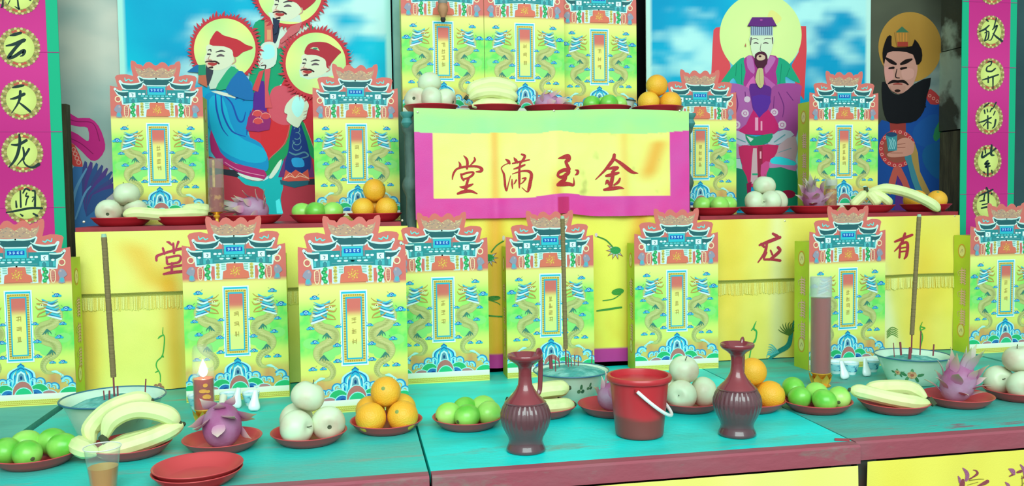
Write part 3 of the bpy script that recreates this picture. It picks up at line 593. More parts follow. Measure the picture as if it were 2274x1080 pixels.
A.poly([(190, 385), (330, 430), (360, 520), (270, 530), (190, 490)], '#b0b8cc', 2); A.poly([(560, 450), (690, 380), (790, 430), (640, 520), (540, 525)], '#a8bcc8', 2); A.poly([(190, 490), (270, 530), (290, 660), (190, 650)], '#a884b0'); A.poly([(640, 530), (800, 440), (800, 680), (570, 640)], '#b0a0a8', 2)
for p in ([(200, 450, 10), (320, 500, 10)], [(600, 500, 12), (700, 430, 12)], [(640, 600, 6), (760, 560, 6)]): A.st(p, '#5c98a0')
A.up(); A.poly([(320, 425), (420, 450), (580, 415), (550, 500), (420, 540), (350, 510)], '#209068', 2); A.poly([(330, 440), (400, 470), (370, 500)], '#c0d8d0'); A.flush('belt', PM, g)
A.poly([(255, 545), (400, 535), (640, 530), (570, 690), (530, 880), (420, 930), (310, 900), (290, 720)], '#b82c60', 2); A.rect(440, 540, 485, 900, '#902c48'); A.poly([(395, 560), (430, 560), (440, 900), (370, 900), (385, 650)], '#c0b0b4'); A.rect(385, 800, 440, 818, '#30a880'); A.rect(458, 590, 474, 660, '#e0a8b8'); A.poly([(470, 720), (560, 690), (540, 860), (480, 880)], '#c85090', 2); A.flush('skirt', PM, g)
A.poly([(185, 740), (300, 770), (350, 920), (350, 1120), (180, 1120)], '#187c60', 2); A.poly([(550, 740), (660, 735), (810, 775), (810, 1120), (560, 1120), (515, 900)], '#149068', 2); A.poly([(330, 900), (380, 880), (370, 1020), (340, 1020)], '#801c48'); A.ell(730, 1000, 70, 40, '#8c1c40', 16)
A.poly([(185, 655), (270, 665), (290, 760), (185, 740)], '#a8d0cc'); A.poly([(565, 660), (650, 640), (800, 680), (800, 780), (660, 740), (550, 750)], '#b084b4', 2); A.poly([(575, 655), (650, 640), (790, 685), (790, 725), (570, 705)], '#30d8e0', 2); A.flush('green_underrobe', PM, g)
A.z(1580, 0, 4.5)
A.poly([(385, 340), (605, 340), (605, 470), (575, 560), (545, 600), (450, 605), (405, 550), (385, 460)], '#c8e8c4', 2)
for p in ([(400, 395, 6), (430, 388, 8), (460, 398, 5)], [(520, 395, 5), (550, 385, 8), (590, 392, 6)], [(418, 435, 8), (440, 430, 12), (462, 438, 6)], [(510, 436, 6), (535, 430, 12), (560, 436, 7)], [(490, 440, 4), (480, 500, 5), (500, 515, 4)], [(390, 380, 12), (384, 450, 8)], [(602, 380, 12), (606, 440, 8)]): A.st(p, '#4c4048')
A.up(); A.poly([(425, 590), (430, 545), (470, 520), (520, 522), (550, 560), (548, 640), (480, 700), (430, 640)], '#4a2438', 2); A.poly([(445, 590), (450, 560), (485, 545), (525, 560), (528, 590), (500, 605), (465, 605)], '#c8bca0', 3); A.ell(478, 565, 14, 10, '#401c28', 12)
A.poly([(400, 175), (600, 175), (645, 262), (600, 268), (400, 268), (352, 265)], '#60307c', 0); A.rect(385, 266, 605, 357, '#90b4c4'); A.st([(355, 262, 6), (500, 268, 6), (645, 262, 6)], '#381c4c')
for k in range(11): A.st([(393+20*k, 268, 6), (393+20*k, 352, 6)], '#4c5878', cap=False)
A.up(); A.ell(490, 203, 14, 10, '#a050a0', 10); A.poly([(335, 430), (340, 470), (325, 465)], '#b06858'); A.flush('head', PM, g)
A.poly([(455, 690), (485, 682), (508, 700), (515, 840), (480, 885), (450, 850), (430, 800), (440, 740)], '#b8c084', 2); A.st([(470, 700, 4), (478, 850, 4)], '#98905c'); A.flush('clasped_hands', PM, g)

# dark bearded figure -------------------------------------------------------
bx0, bx1 = 2.096, 2.44
def c3(x, z):
    n = fbm(x*2.5, z*4, 31); c = mixc('#3a4238', '#55604e', .5+n); return mixc(c, mixc('#5c7c7c', '#9cb0a4', .5+1.6*fbm(x*4, z*9, 12)), sstep(2.18, 2.36, x)*sstep(2.12, 1.85, z)*sstep(1.3, 1.5, z))
g, A = poster('deity_poster', 'dark poster of a black-bearded man in blue holding a small cup', bx0, bx1, 1.12, 2.62, 3.215, c3, 40, 90)
A.z(1920, 40, 2.633)
A.ell(265, 170, 185, 205, '#9c7c34', 48, edge='#a8883c'); A.flush('halo', PM, g)
A.poly([(60, 660), (150, 610), (250, 590), (330, 500), (390, 430), (450, 480), (500, 560), (512, 700), (515, 1300), (60, 1300)], '#1a4c94', 2); A.poly([(290, 640), (420, 560), (480, 720), (400, 760), (300, 730)], '#1c5496', 3); A.poly([(360, 750), (500, 730), (510, 900), (420, 940), (340, 840)], '#1a5c8c', 3)
A.poly([(500, 500), (512, 520), (440, 700), (405, 715), (410, 650)], '#2a8050', 2); A.flush('blue_robe', PM, g)
A.poly([(355, 450), (385, 415), (440, 465), (445, 500), (385, 505)], '#a83c3c', 2)
for k in range(3): A.ring(380+22*k, 455+16*k, 6, 10, '#d09888', n=10, up=0)
A.up(); A.flush('sleeve_patch', PM, g); A.poly([(510, 740), (450, 830), (470, 905), (512, 910)], '#a03440'); A.flush('sleeve_patch', PM, g)
A.poly([(145, 600), (240, 600), (240, 680), (150, 680)], '#8c3a34'); A.ell(190, 765, 108, 112, '#ac3c40', 36); A.ell(190, 762, 82, 86, '#8c5040', 30)
for k in range(18): A.ring(190+96*math.cos(k*.349), 765+99*math.sin(k*.349), 6, 10, '#d8a090', n=8, up=0)
A.up()
A.poly([(165, 880), (215, 880), (270, 1010), (262, 1030), (235, 1010), (190, 920), (170, 1020), (130, 1020)], '#b0584c', 2); A.poly([(190, 920), (235, 1010), (230, 1200), (165, 1200)], '#54307c'); A.poly([(275, 720), (310, 800), (320, 900), (370, 1020), (300, 1020), (250, 860), (230, 800)], '#3c8490', 2); A.poly([(280, 720), (310, 790), (322, 900), (380, 1020), (340, 1020), (295, 900), (270, 800)], '#a08c4c', 2); A.flush('medallion', PM, g)
A.poly([(190, 720), (240, 700), (285, 730), (280, 790), (230, 810), (150, 815), (130, 795), (185, 770)], '#c0907c', 3)
for p in ([(190, 740, 3), (235, 735, 3)], [(190, 760, 3), (235, 757, 3)], [(150, 790, 3), (220, 790, 3)]): A.st(p, '#7c4838')
A.up(); A.poly([(122, 685), (188, 685), (186, 775), (135, 780)], '#3c9098'); A.ell(155, 682, 33, 14, '#24486c', 16)
for k in range(4): A.st([(140+10*k, 705+8*(k % 2), 5), (148+10*k, 735, 5), (140+10*k, 765, 5)], '#88d0d0')
A.up(); A.flush('hand_and_cup', PM, g)
A.poly([(112, 230), (135, 190), (275, 185), (305, 260), (300, 340), (260, 420), (190, 445), (130, 400), (112, 320)], '#b89080', 2); A.poly([(115, 290), (160, 300), (165, 360), (125, 360)], '#c4948a', 3); A.poly([(215, 300), (280, 300), (280, 350), (225, 360)], '#c49a8c', 3)
A.poly([(100, 375), (130, 390), (150, 430), (195, 450), (250, 420), (290, 385), (385, 350), (360, 460), (345, 540), (300, 600), (230, 615), (150, 615), (115, 570), (100, 480)], '#15181c', 2)
for k in range(14): A.st([(330+2*k, 430+10*k-40, 8), (370-3*k, 420+12*k-60, 3)], '#15181c', cap=False)
A.up(); A.poly([(105, 180), (130, 110), (155, 108), (155, 165), (200, 172), (275, 165), (290, 125), (330, 185), (330, 250), (300, 275), (280, 215), (200, 195), (130, 205), (112, 270), (103, 230)], '#141214', 2)
A.poly([(172, 85), (215, 50), (260, 85), (252, 168), (186, 168)], '#a07c38', 0); A.poly([(178, 85), (215, 50), (255, 85)], '#3c7050'); A.rect(188, 140, 250, 168, '#983c30')
for k in range(4): A.st([(190+17*k, 90, 4), (192+16*k, 138, 4)], '#c88c3c')
A.up()
for p in ([(120, 235, 10), (150, 255, 22), (178, 270, 14)], [(210, 270, 14), (240, 255, 24), (272, 242, 10)], [(140, 295, 10), (165, 292, 14)], [(210, 297, 14), (240, 292, 10)], [(185, 300, 4), (178, 345, 6), (200, 352, 5)], [(135, 385, 8), (160, 372, 16), (190, 372, 14), (225, 372, 16), (250, 390, 8)]): A.st(p, '#1c1414')
A.up(); A.st([(165, 388, 6), (190, 385, 10), (215, 388, 6)], '#94443c'); A.poly([(145, 400), (195, 396), (235, 400), (225, 432), (190, 442), (155, 425)], '#b08878', 2); A.ell(188, 427, 18, 9, '#30201c', 12); A.flush('head', PM, g)

# cloud poster at the left ---------------------------------------------------
def c4(x, z):
    n = fbm(x*3, z*6, 41); c = mixc('#8fb4ac', '#c2d2c2', .5+1.3*n); c = mixc(c, '#c8b098', .5*sstep(-1.0, -1.06, x)*sstep(1.8, 2.0, z)); return mixc(c, '#b0b8c4', sstep(1.55, 1.4, z)*.7)
g, A = poster('cloud_poster', 'pale cloudy poster with magenta ribbon and blue feathers beside left scroll', -1.03, -.787, 1.1, 2.62, 3.215, c4, 40, 90)
A.z(120, 0, 2.077)
A.poly([(20, 512), (70, 520), (110, 545), (165, 545), (205, 580), (230, 640), (235, 690), (205, 735), (170, 740), (130, 700), (70, 650), (20, 640), (20, 610), (60, 600), (110, 620), (150, 650), (162, 640), (155, 590), (120, 585), (70, 575), (20, 560)], '#c02c84', 2)
for p in ([(30, 535, 4), (100, 560, 4), (180, 570, 4), (210, 650, 4)], [(40, 625, 4), (120, 660, 4), (180, 710, 4)]): A.st(p, '#8c1c60')
A.up(); A.flush('ribbon', PM, g)
A.poly([(60, 660), (95, 670), (130, 750), (125, 772), (90, 765), (65, 720)], '#d04c48', 2)
for k in range(4): A.ring(90+8*k, 690+20*k, 7, 11, '#f0a898', n=10, up=0)
A.up(); A.flush('red_trim', PM, g)
A.poly([(70, 800), (120, 770), (160, 780), (170, 840), (250, 930), (240, 1060), (60, 1060)], '#3c78b0', 2)
for k in range(9):
    a = -1.55+.16*k; A.poly([(130+6*k, 900), (130+6*k+180*math.cos(a)*.6, 900+170*math.sin(a)*.75), (150+6*k+200*math.cos(a)*.62, 890+180*math.sin(a)*.78), (160+8*k, 930), (150, 1000)], ('#40508c', '#54448c', '#345c94')[k % 3], 2)
for p in ([(80, 1000, 8), (100, 880, 14), (150, 780, 8)], [(100, 1010, 8), (140, 900, 10), (170, 860, 6)]): A.st(p, '#60a0c8')
A.up(); A.flush('feathers', PM, g)

# scrolls --------------------------------------------------------------------
INK = '#243c38'
def scroll(label, x0, x1, xa, xb, z0, z1, Y, meds, chars):
    g = thing('couplet_scroll', label, 'scroll', (0, 0, 0), 0, 'pink couplet scrolls'); G, P = '#14b484', '#c83c90'
    MB().box(x0, x1, Y+.0002, Y+.003, z0, z1).build('sheet', mat('scroll_green', G, .6, .2), g, False)
    mb = MB(); n = 40; vs = []; cs = []
    for j in range(n+1):
        z = z0+(z1-z0)*j/n; c = mixc(P, '#b42c80', .5+.8*nz(z*3, 7)); vs += [(xa, Y-.0004, z), (xb, Y-.0004, z)]; cs += [c, c]
    mb.add(vs, [(2*i, 2*i+1, 2*i+3, 2*i+2) for i in range(n)], cs); mb.build('pink_panel', PAPER, g, False)
    for zc in (z0+.12, z0+.36, z0+.6, z0+.85, z0+1.1): MB().box(x0+.0005, x1-.0005, Y-.0012, Y-.0005, zc, zc+.002).build('fold_line', mat('scroll_crease', '#a83080', .6, .2), g, False)
    def medmesh():
        A = Art(lambda x, y, h: (x, -h, y), 8e-5); R = .0585
        A.ell(0, 0, R, R*1.03, '#a8ac60', 40, edge='#9c9c58')
        for k in range(40): a = 2*PI*k/40; A.ell(R*.985*math.cos(a), R*1.015*math.sin(a), .0042, .0042, '#c4c888' if k % 2 else '#8f8a50', 8, up=0)
        A.up()
        for k in range(26): a = 2*PI*k/26; A.ell(R*.84*math.cos(a), R*.87*math.sin(a), .005, .0034, '#b8b478' if k % 2 else '#7c8450', 8, a, up=0)
        A.up()
        for k in (-1, 1):
            for t in (-2, -1, 0, 1, 2): A.ell(t*.008, k*(R*.9-.0012*t*t), .005, .004, '#b85c4c' if t else '#e0d880', 8, up=0)
        A.up(); A.ell(0, 0, R*.76, R*.79, '#d4f48c', 36, edge='#c0dc78'); 
        return A.mesh('medallion', PAPER, False)
    me = medmesh()
    for mx, my in meds:
        p = at(mx, my, Y); link('medallion', me, None, g, (p.x, Y-.0012, p.z))
    def mp(px, py, h): p = at(px, py, Y); return (p.x, Y-.0024-h, p.z)
    for (ox, oy, sc), L in chars:
        A = Art(mp, 4e-5); A.z(ox, oy, sc); A.sts(L, INK); A.flush('character', PAPER, g)
    MB().tube([(x0-.01, Y+.0148, z1), (x1+.01, Y+.0148, z1)], .011, 12).build('roller', mat('roller_wood', '#6b4a2c', .5), g)
scroll('pink couplet scroll with green border hanging at the left edge', -1.19, -.903, -1.155, -.937, 1.0, 2.35, 2.952,
       [(42, -12), (43, 106), (48, 222), (50, 339), (58, 454)],
       [((0, 0, 4.157), [[(30, -40, 10), (30, 0, 14), (25, 55, 20), (12, 70, 8)], [(95, 5, 8), (78, 38, 10)], [(150, -60, 12), (165, 0, 14), (172, 60, 18), (180, 85, 16), (140, 62, 7)], [(265, -5, 10), (285, 5, 14)]]),
        ((0, 0, 4.157), [[(95, 330, 10), (140, 320, 30), (195, 305, 24)], [(60, 425, 14), (130, 410, 30), (220, 375, 36), (235, 370, 20)], [(200, 390, 24), (150, 440, 30), (95, 510, 34), (85, 535, 30), (130, 525, 30), (200, 480, 34), (225, 475, 40), (215, 510, 20), (190, 520, 8)]]),
        ((0, 0, 4.157), [[(120, 810, 14), (165, 800, 28), (220, 790, 18)], [(100, 915, 12), (150, 905, 26), (225, 870, 30)], [(190, 845, 26), (185, 910, 26), (160, 970, 18), (110, 1045, 8)], [(175, 945, 10), (220, 980, 22), (280, 1030, 24)]]),
        ((0, 270, 4.154), [[(110, 215, 14), (170, 215, 26), (245, 175, 28)], [(180, 120, 18), (185, 200, 30), (165, 300, 30), (130, 370, 24), (85, 420, 10)], [(215, 240, 16), (225, 300, 22), (220, 350, 20)], [(270, 255, 22), (230, 320, 20), (160, 405, 8)], [(215, 355, 12), (240, 400, 16), (300, 425, 20), (360, 395, 30)]]),
        ((0, 270, 4.154), [[(150, 735, 14), (155, 790, 20)], [(190, 640, 14), (195, 790, 18)], [(215, 660, 14), (240, 620, 18), (275, 635, 18)], [(250, 660, 12), (240, 690, 14), (265, 690, 14), (250, 720, 14), (240, 770, 14)], [(300, 640, 14), (325, 650, 16), (325, 780, 22)], [(300, 700, 10), (320, 700, 10), (300, 740, 10)], [(60, 840, 10), (150, 825, 20), (280, 800, 22), (390, 800, 22)], [(190, 855, 10), (210, 870, 20)], [(310, 850, 16), (345, 870, 20)]])])
scroll('pink couplet scroll with green border hanging on the right', 2.318, 2.557, 2.346, 2.528, 1.0, 2.35, 2.952,
       [(2202, -26), (2200, 71), (2199, 166), (2196, 263), (2193, 358), (2190, 456)],
       [((2120, 0, 4.695), [[(330, 205, 20), (345, 225, 14)], [(255, 330, 14), (310, 305, 20), (355, 265, 14)], [(320, 310, 16), (330, 340, 14), (310, 425, 18)], [(310, 345, 12), (350, 330, 14), (345, 400, 16), (320, 425, 10)], [(430, 190, 14), (405, 290, 14)], [(390, 310, 12), (440, 265, 18), (400, 360, 14), (375, 415, 12), (350, 420, 10)], [(395, 350, 10), (430, 385, 20), (490, 430, 22)]]),
        ((2120, 0, 4.695), [[(340, 650, 12), (380, 640, 16), (370, 680, 14), (335, 700, 14), (330, 740, 18), (380, 745, 18), (420, 715, 16)], [(285, 835, 12), (350, 815, 18), (450, 780, 16)], [(345, 800, 14), (345, 860, 16)], [(395, 800, 18), (395, 930, 12)]]),
        ((2120, 220, 4.0), [[(300, 40, 12), (270, 60, 14), (255, 75, 8)], [(260, 100, 14), (265, 130, 12)], [(285, 90, 10), (290, 115, 12)], [(325, 85, 14), (310, 115, 10)], [(210, 210, 8), (260, 195, 16), (320, 165, 14)], [(290, 150, 14), (290, 265, 14)], [(285, 200, 10), (250, 240, 10)], [(300, 205, 10), (320, 215, 12)], [(365, 30, 12), (345, 70, 12), (330, 90, 8)], [(355, 110, 12), (340, 145, 8)], [(360, 185, 16), (350, 240, 14), (330, 260, 8)]]),
        ((2120, 220, 4.0), [[(265, 430, 10), (270, 480, 14)], [(245, 470, 12), (240, 520, 20), (290, 490, 18), (320, 470, 10)], [(325, 410, 16), (320, 490, 22), (345, 500, 12)], [(360, 440, 16), (325, 470, 10)], [(290, 550, 18), (265, 580, 18), (305, 570, 14), (270, 605, 20), (310, 595, 14)], [(290, 600, 16), (290, 680, 16)], [(255, 650, 14), (265, 660, 10)], [(325, 635, 14), (330, 660, 12)]]),
        ((2120, 220, 4.0), [[(280, 790, 16), (295, 815, 12)], [(215, 860, 10), (270, 835, 18), (335, 805, 14)], [(265, 840, 12), (255, 890, 14)], [(295, 830, 14), (295, 960, 14)], [(325, 840, 16), (320, 850, 10)], [(220, 910, 10), (260, 900, 16)], [(240, 940, 10), (290, 930, 12)], [(235, 970, 14), (290, 960, 18), (320, 975, 10)]])])
# ------------------------------------------------------------------ paper boxes
BW, BD, VS = .284, .082, .53/1.745
half = [(.5, 0), (.5, 1.14), (.5, 1.40), (.497, 1.48), (.48, 1.476), (.416, 1.465), (.432, 1.536), (.441, 1.567), (.422, 1.589), (.379, 1.598), (.317, 1.601), (.267, 1.589), (.246, 1.583), (.255, 1.623), (.267, 1.673), (.269, 1.716), (.261, 1.744), (.243, 1.744), (.218, 1.734), (.202, 1.71), (.181, 1.707), (.156, 1.703), (.137, 1.685), (.119, 1.71), (.1, 1.728), (.069, 1.734), (.045, 1.725), (.02, 1.703), (0, 1.694)]
outline = half+[(-x, y) for x, y in reversed(half[:-1])]
def bmp(u, v, h): return (max(-.5, min(.5, u))*BW, -.0015-h, max(0, v)*VS)
BOXP = {}
def make_box_meshes():
    # card with its own thickness
    n = len(outline); tris = tessellate_polygon([[Vector((p[0], p[1], 0)) for p in outline]])
    mb = MB(); RH = '#c8746a'
    mb.add([(u*BW, -.0015, v*VS) for u, v in outline], tris, RH); mb.add([(u*BW, .0005, v*VS) for u, v in outline], tris, '#d8cf9a')
    vs = [(u*BW, y, v*VS) for u, v in outline for y in (-.0015, .0005)]
    mb.add(vs, [(2*i, 2*i+1, (2*i+3) % (2*n), (2*i+2) % (2*n)) for i in range(n)], '#d8a890'); BOXP['card'] = mb.mesh('front_panel', PAPER, False)
    A = Art(bmp, 5e-5)
    # ground
    def ground(u, v):
        a = abs(u); t = v
        c = mixc('#bcee74', '#dcf488', sstep(.9, 1.1, t)); gr = sstep(1.02, .85, t)*sstep(.42, .58, t)*sstep(.10, .3, a); c = mixc(c, '#66e068', gr*(.6+1.1*fbm(a*9, t*9, 3)+.2))
        c = mixc(c, '#d4ec74', sstep(.55, .42, t)*.7); c = mixc(c, '#c08c60', sstep(.38, .27, t)*(.65+.6*fbm(u*8, t*8, 5))); return mixc(c, '#c8746a', sstep(1.125, 1.16, t))
    A.grid(-.5, .0, .5, 1.19, 40, 50, ground); BOXP['ground_print'] = A.mesh('ground_print', PAPER, False); A.v = []; A.f = []; A.c = []
    # archway, drawn on both halves
    WH, TL, DK, CY = '#c4f4ea', '#2c8f92', '#2a6468', '#30c0cc'
    def hdr(sx): A.T = lambda x, y: (sx*(x-912)/1615, 1.14+(1040-y)/1615)
    L0 = A.L
    for sx in (1, -1):
        hdr(sx); A.L = L0
        A.poly([(550, 150), (580, 190), (640, 200), (690, 240), (740, 200), (800, 175), (860, 200), (912, 240), (912, 350), (620, 340), (570, 240)], '#b09a80', 0)
        for k in range(26):
            x = 570+random.random()*335; y = 200+random.random()*120
            if y > 180+abs(x-750)*.12: A.ell(x, y, 10+8*random.random(), 8, random.choice(('#d0c890', '#9c8478', '#c8b48c', '#8f8c80')), 7, up=0)
        A.up()
    BOXP['crest_print'] = A.mesh('crest_print', PAPER, False); A.v = []; A.f = []; A.c = []
    L0 = A.L
    roofs = [[(285, 420), (330, 465), (480, 478), (620, 458), (690, 412), (650, 500), (580, 545), (400, 552), (335, 525)], [(195, 550), (240, 592), (330, 605), (415, 595), (415, 672), (310, 668), (245, 635)], [(610, 345), (690, 378), (800, 385), (912, 380), (912, 478), (730, 475), (690, 440), (640, 410)]]
    for sx in (1, -1):
        hdr(sx); A.L = L0
        for r in roofs: A.st([(p[0], p[1], 46) for p in r]+[(r[0][0], r[0][1], 46)], WH, n=1)
        A.st([(310, 690, 50), (330, 800, 50), (400, 800, 40), (480, 780, 40), (580, 800, 40), (790, 770, 40), (912, 770, 30)], WH, n=1)
        for x, c in ((240, 1), (1, 0)):
            if c: A.ring(240, 720, 38, 56, '#e4e4b4', n=20)
        A.poly([(600, 780), (740, 760), (780, 770), (780, 880), (730, 900), (715, 1025), (600, 1025)], WH); A.st([(455, 800, 40), (450, 860, 40), (470, 920, 40), (455, 1020, 40)], WH); A.st([(535, 800, 30), (540, 860, 30), (525, 920, 30), (540, 1020, 30)], WH)
        A.st([(345, 850, 14), (345, 980, 14), (378, 1030, 12), (410, 980, 14), (410, 850, 14), (376, 830, 14), (345, 850, 14)], '#e4e0b0', n=2); A.up()
        A.poly([(315, 560), (912, 560), (912, 760), (560, 780), (330, 800)], TL)
        for r in roofs: A.poly(r, DK)
        for r in ([(285, 415, 10), (330, 455, 22), (480, 468, 26), (620, 448, 20), (690, 408, 10)], [(195, 545, 10), (240, 582, 22), (330, 592, 24), (415, 588, 18)], [(612, 335, 10), (690, 362, 24), (800, 368, 26), (912, 364, 26)]): A.st(r, '#b8ece0')
        A.st([(370, 360, 14), (385, 405, 22), (440, 380, 16), (470, 410, 22), (510, 395, 14)], '#68dcd4'); A.up()
        for y in (500, 520): A.st([(735, y, 8), (912, y, 8)], '#50a8a8', cap=False)
        A.rect(435, 605, 545, 690, '#d4f8f0'); A.st([(480, 630, 12), (505, 640, 12), (490, 670, 12)], '#307880'); A.rect(445, 700, 540, 725, '#8ce4e0')
        for x in (370, 615, 685): A.ell(x, 632+(50 if x < 400 else 0), 28, 16, '#d8fcf4', 12, up=0)
        A.up()
        for k in range(5): A.rect(330+50*k, 700+6*(k % 2), 372+50*k, 780, ('#48b4b8', '#3c8c94')[k % 2], 0)
        for k in range(4): A.rect(640+72*k, 655, 690+72*k, 680, '#58c8c8', 0)
        for x in (712, 812, 912): A.ell(x, 706, 34, 13, '#c8f8f0', 14, up=0)
        A.rect(600, 730, 912, 750, '#4c9a9c'); A.up()
        A.rect(755, 505, 912, 645, CY); A.rect(785, 532, 912, 598, '#1c5cb4')
        for x in (828, 882): A.st([(x-14, 552, 12), (x+10, 550, 12), (x-4, 580, 12)], '#9ce4f4', n=2); A.st([(x-12, 575, 8), (x+14, 572, 8)], '#9ce4f4')
        A.up(); A.st([(735, 480, 16), (738, 640, 16)], '#8c8088', cap=False); A.up()
        A.ell(240, 720, 38, 34, '#c06c64', 16)
        for k in range(5): A.ell(490+14*(-1)**k, 815+44*k, 34, 30, ('#2eb468', '#249a58')[k % 2], 12, up=0)
        for k in range(5): A.ell(650, 800+46*k, 30, 24, ('#c8cc6c', '#b0b45c')[k % 2], 12, up=0)
        for k in range(3): A.rect(705, 780+36*k, 770, 800+36*k, '#88c8b8', 0)
        for k in range(4): A.ell(377, 862+36*k, 26, 18, '#c48878', 12, up=0)
        A.up()
        for k in range(5): A.ell(650+8*(-1)**k, 800+46*k, 12, 8, '#8c8c48', 8, up=0)
        for k in range(5): A.ell(490+8*(-1)**k, 815+44*k, 12, 8, '#78dc9c', 8, up=0)
        A.poly([(210, 830), (270, 820), (300, 880), (280, 960), (300, 1030), (200, 1030), (215, 950), (165, 910)], '#8c98a8', 2); A.ell(245, 985, 34, 36, '#50b4c0', 14); A.ell(262, 850, 18, 18, '#b0a8a8', 10)
    hdr(1); A.poly([(790, 780), (1040, 780), (1055, 880), (1125, 910), (1140, 1010), (720, 1010), (730, 910), (785, 880)], '#d07860'); 
    for k in range(20):
        a = k*.95; A.ell(920+(20+3.6*k)*math.cos(a), 905+(15+3.3*k)*math.sin(a), 14, 9, ('#d8cc58', '#c4b048')[k % 2], 8, a, up=0)
    A.up()
    BOXP['archway_print'] = A.mesh('archway_print', PAPER, False); A.v = []; A.f = []; A.c = []
    # dragons
    def bod(sx): A.T = lambda x, y: (sx*(x-433)/777, (1000-y)/842)
    for sx, nm in ((1, 'dragon_print'), (-1, 'dragon_print_mirrored')):
        bod(sx); A.L = 3
        sp = [(215, 200, 40), (165, 255, 58), (160, 310, 62), (200, 360, 66), (265, 385, 70), (285, 430, 70), (250, 480, 68), (190, 510, 64), (170, 555, 56), (195, 605, 44), (250, 640, 38), (275, 690, 32), (255, 735, 24), (205, 745, 14)]
        sp = [(x, y, wv*1.18) for x, y, wv in sp]
        for x, y in ((230, 430), (240, 570), (120, 470), (290, 530)): A.ell(x, y, 55, 40, '#84e47c', 14, up=0)
        A.up(); A.st([(x, y, wv+6) for x, y, wv in sp], '#98b464', n=6); A.up(); A.st(sp, '#aec67a', n=6); A.up()
        q = bez([(x, y, wv) for x, y, wv in sp], 7)
        for i, (x, y, wv) in enumerate(q[2:-6]): 
            A.ell(x+wv*.25*(-1)**i, y, wv*.2, 6, ('#9cb06a', '#bcce88')[i % 2], 7, up=0)
        A.up()
        for k in range(11): A.st([(262-3*k, 160+13*k, 9), (205-7*k+14*(k % 2), 190+13*k, 15), (150-2*k, 165+16*k, 4)], ('#48c4d4', '#2c78a8', '#c8f4ec', '#3c9c9c')[k % 4])
        A.up()
        for p in ([(225, 185, 9), (275, 175, 8), (305, 150, 4)], [(240, 225, 12), (290, 240, 10), (312, 215, 4)], [(235, 205, 16), (270, 200, 18), (300, 195, 8)], [(245, 255, 10), (285, 275, 10), (302, 300, 4)], [(200, 265, 9), (240, 290, 9), (300, 300, 4)]): A.st(p, '#b0984c')
        A.up(); A.ell(265, 205, 12, 9, '#e8f0b0', 10); A.ell(266, 206, 5, 5, '#403818', 8)
        for k in range(5): A.st([(255+8*k, 225, 4), (262+9*k, 212, 3)], '#f0f4d0')
        for cx, cy in ((235, 400), (210, 565)):
            for k in range(4): A.st([(cx, cy, 11), (cx-22+16*k, cy+20+4*k, 8), (cx-30+22*k, cy+38, 3)], '#3c8474')
        A.up()
        for k in range(7): A.st([(215, 735, 7), (180-8*k, 730+6*k, 6), (150-2*k+4*(k % 2), 765+4*k, 3)], ('#8cecdc', '#c8f8e8')[k % 2], cap=False)
        A.up()
        for cx, cy, s in ((155, 130, 1.1), (120, 355, .9), (150, 460, 1.0), (130, 660, 1.0), (308, 490, 1.0), (308, 608, 1.0), (318, 350, .8), (90, 240, 1.3), (205, 660, .8)):
            for dx, dy, r, c in ((0, 0, 20, '#1a6cb8'), (-20, 6, 12, '#30b8d0'), (20, 6, 12, '#30b8d0')): A.ell(cx+dx*s, cy+dy*s, r*s, r*.72*s, c, 12, up=0)
        A.up()
        for cx, cy, s in ((155, 130, 1.1), (120, 355, .9), (150, 460, 1.0), (130, 660, 1.0), (308, 490, 1.0), (308, 608, 1.0), (318, 350, .8), (90, 240, 1.3), (205, 660, .8)):
            A.ring(cx+2, cy, 5*s, 9*s, '#9ce4ec', n=10, up=0); A.st([(cx+20*s, cy-14*s, 3), (cx+30*s, cy-24*s, 2)], '#5c8080', cap=False)
        A.up(); BOXP[nm] = A.mesh('dragon_print', PAPER, False); A.v = []; A.f = []; A.c = []
    # tablet
    bod(1); A.L = 22
    A.rect(335, 85, 533, 652, '#d8fcf4'); A.rect(345, 95, 523, 641, '#28bcd4'); A.rect(352, 110, 516, 628, '#d8fcf4'); A.rect(356, 114, 512, 624, '#c8c860')
    for k in range(26): A.rect(358, 122+19*k, 376, 130+19*k, '#9c8a38', 0); A.rect(492, 122+19*k, 510, 130+19*k, '#9c8a38', 0)
    for k in range(7): A.rect(380+16*k, 117, 388+16*k, 128, '#a88c3c', 0); A.rect(380+16*k, 608, 388+16*k, 620, '#a88c3c', 0)
    A.up(); A.rect(374, 135, 494, 603, '#28b4d0'); A.rect(384, 148, 484, 592, '#d8f088')
    A.grid(384, 148, 484, 592, 2, 20, lambda x, y: mixc('#c87468', '#dcec84' if y < 480 else '#cdf08c', sstep(225, 300, y)))
    BOXP['tablet_print'] = A.mesh('tablet_print', PAPER, False); A.v = []; A.f = []; A.c = []
    # waves
    for_l = A.L; A.L = 22
    for sx in (1, -1):
        bod(sx); A.L = 22
        for k in range(9): A.st([(433-20-9*k, 860-4*k, 16), (425-10*k, 800-8*k, 14), (433-52*math.sin((9-k)*.19)-6, 770-14*k+30, 6)], ('#38c8dc', '#1878b8', '#a0f0f0')[k % 3])
        for cx, cy, s in ((110, 820, 1.25), (200, 860, 1.0), (300, 815, 1.0), (240, 845, .7), (70, 860, .9), (350, 800, .7)):
            A.ring(cx, cy, 16*s, 30*s, '#88e4e8', n=14, a0=2.6, a1=6.4, up=0); A.ring(cx, cy, 30*s, 40*s, '#2494c8', n=14, a0=2.6, a1=5.8, up=0); A.ring(cx+6, cy+4, 6*s, 13*s, '#80e4e8', n=10, a0=2, a1=6, up=0)
        A.up()
        def hill(cx, cy, rx, ry, c):
            A.ell(cx, cy, rx+7, ry+7, '#98f0e8', 20); A.ell(cx, cy, rx, ry, c, 20); 
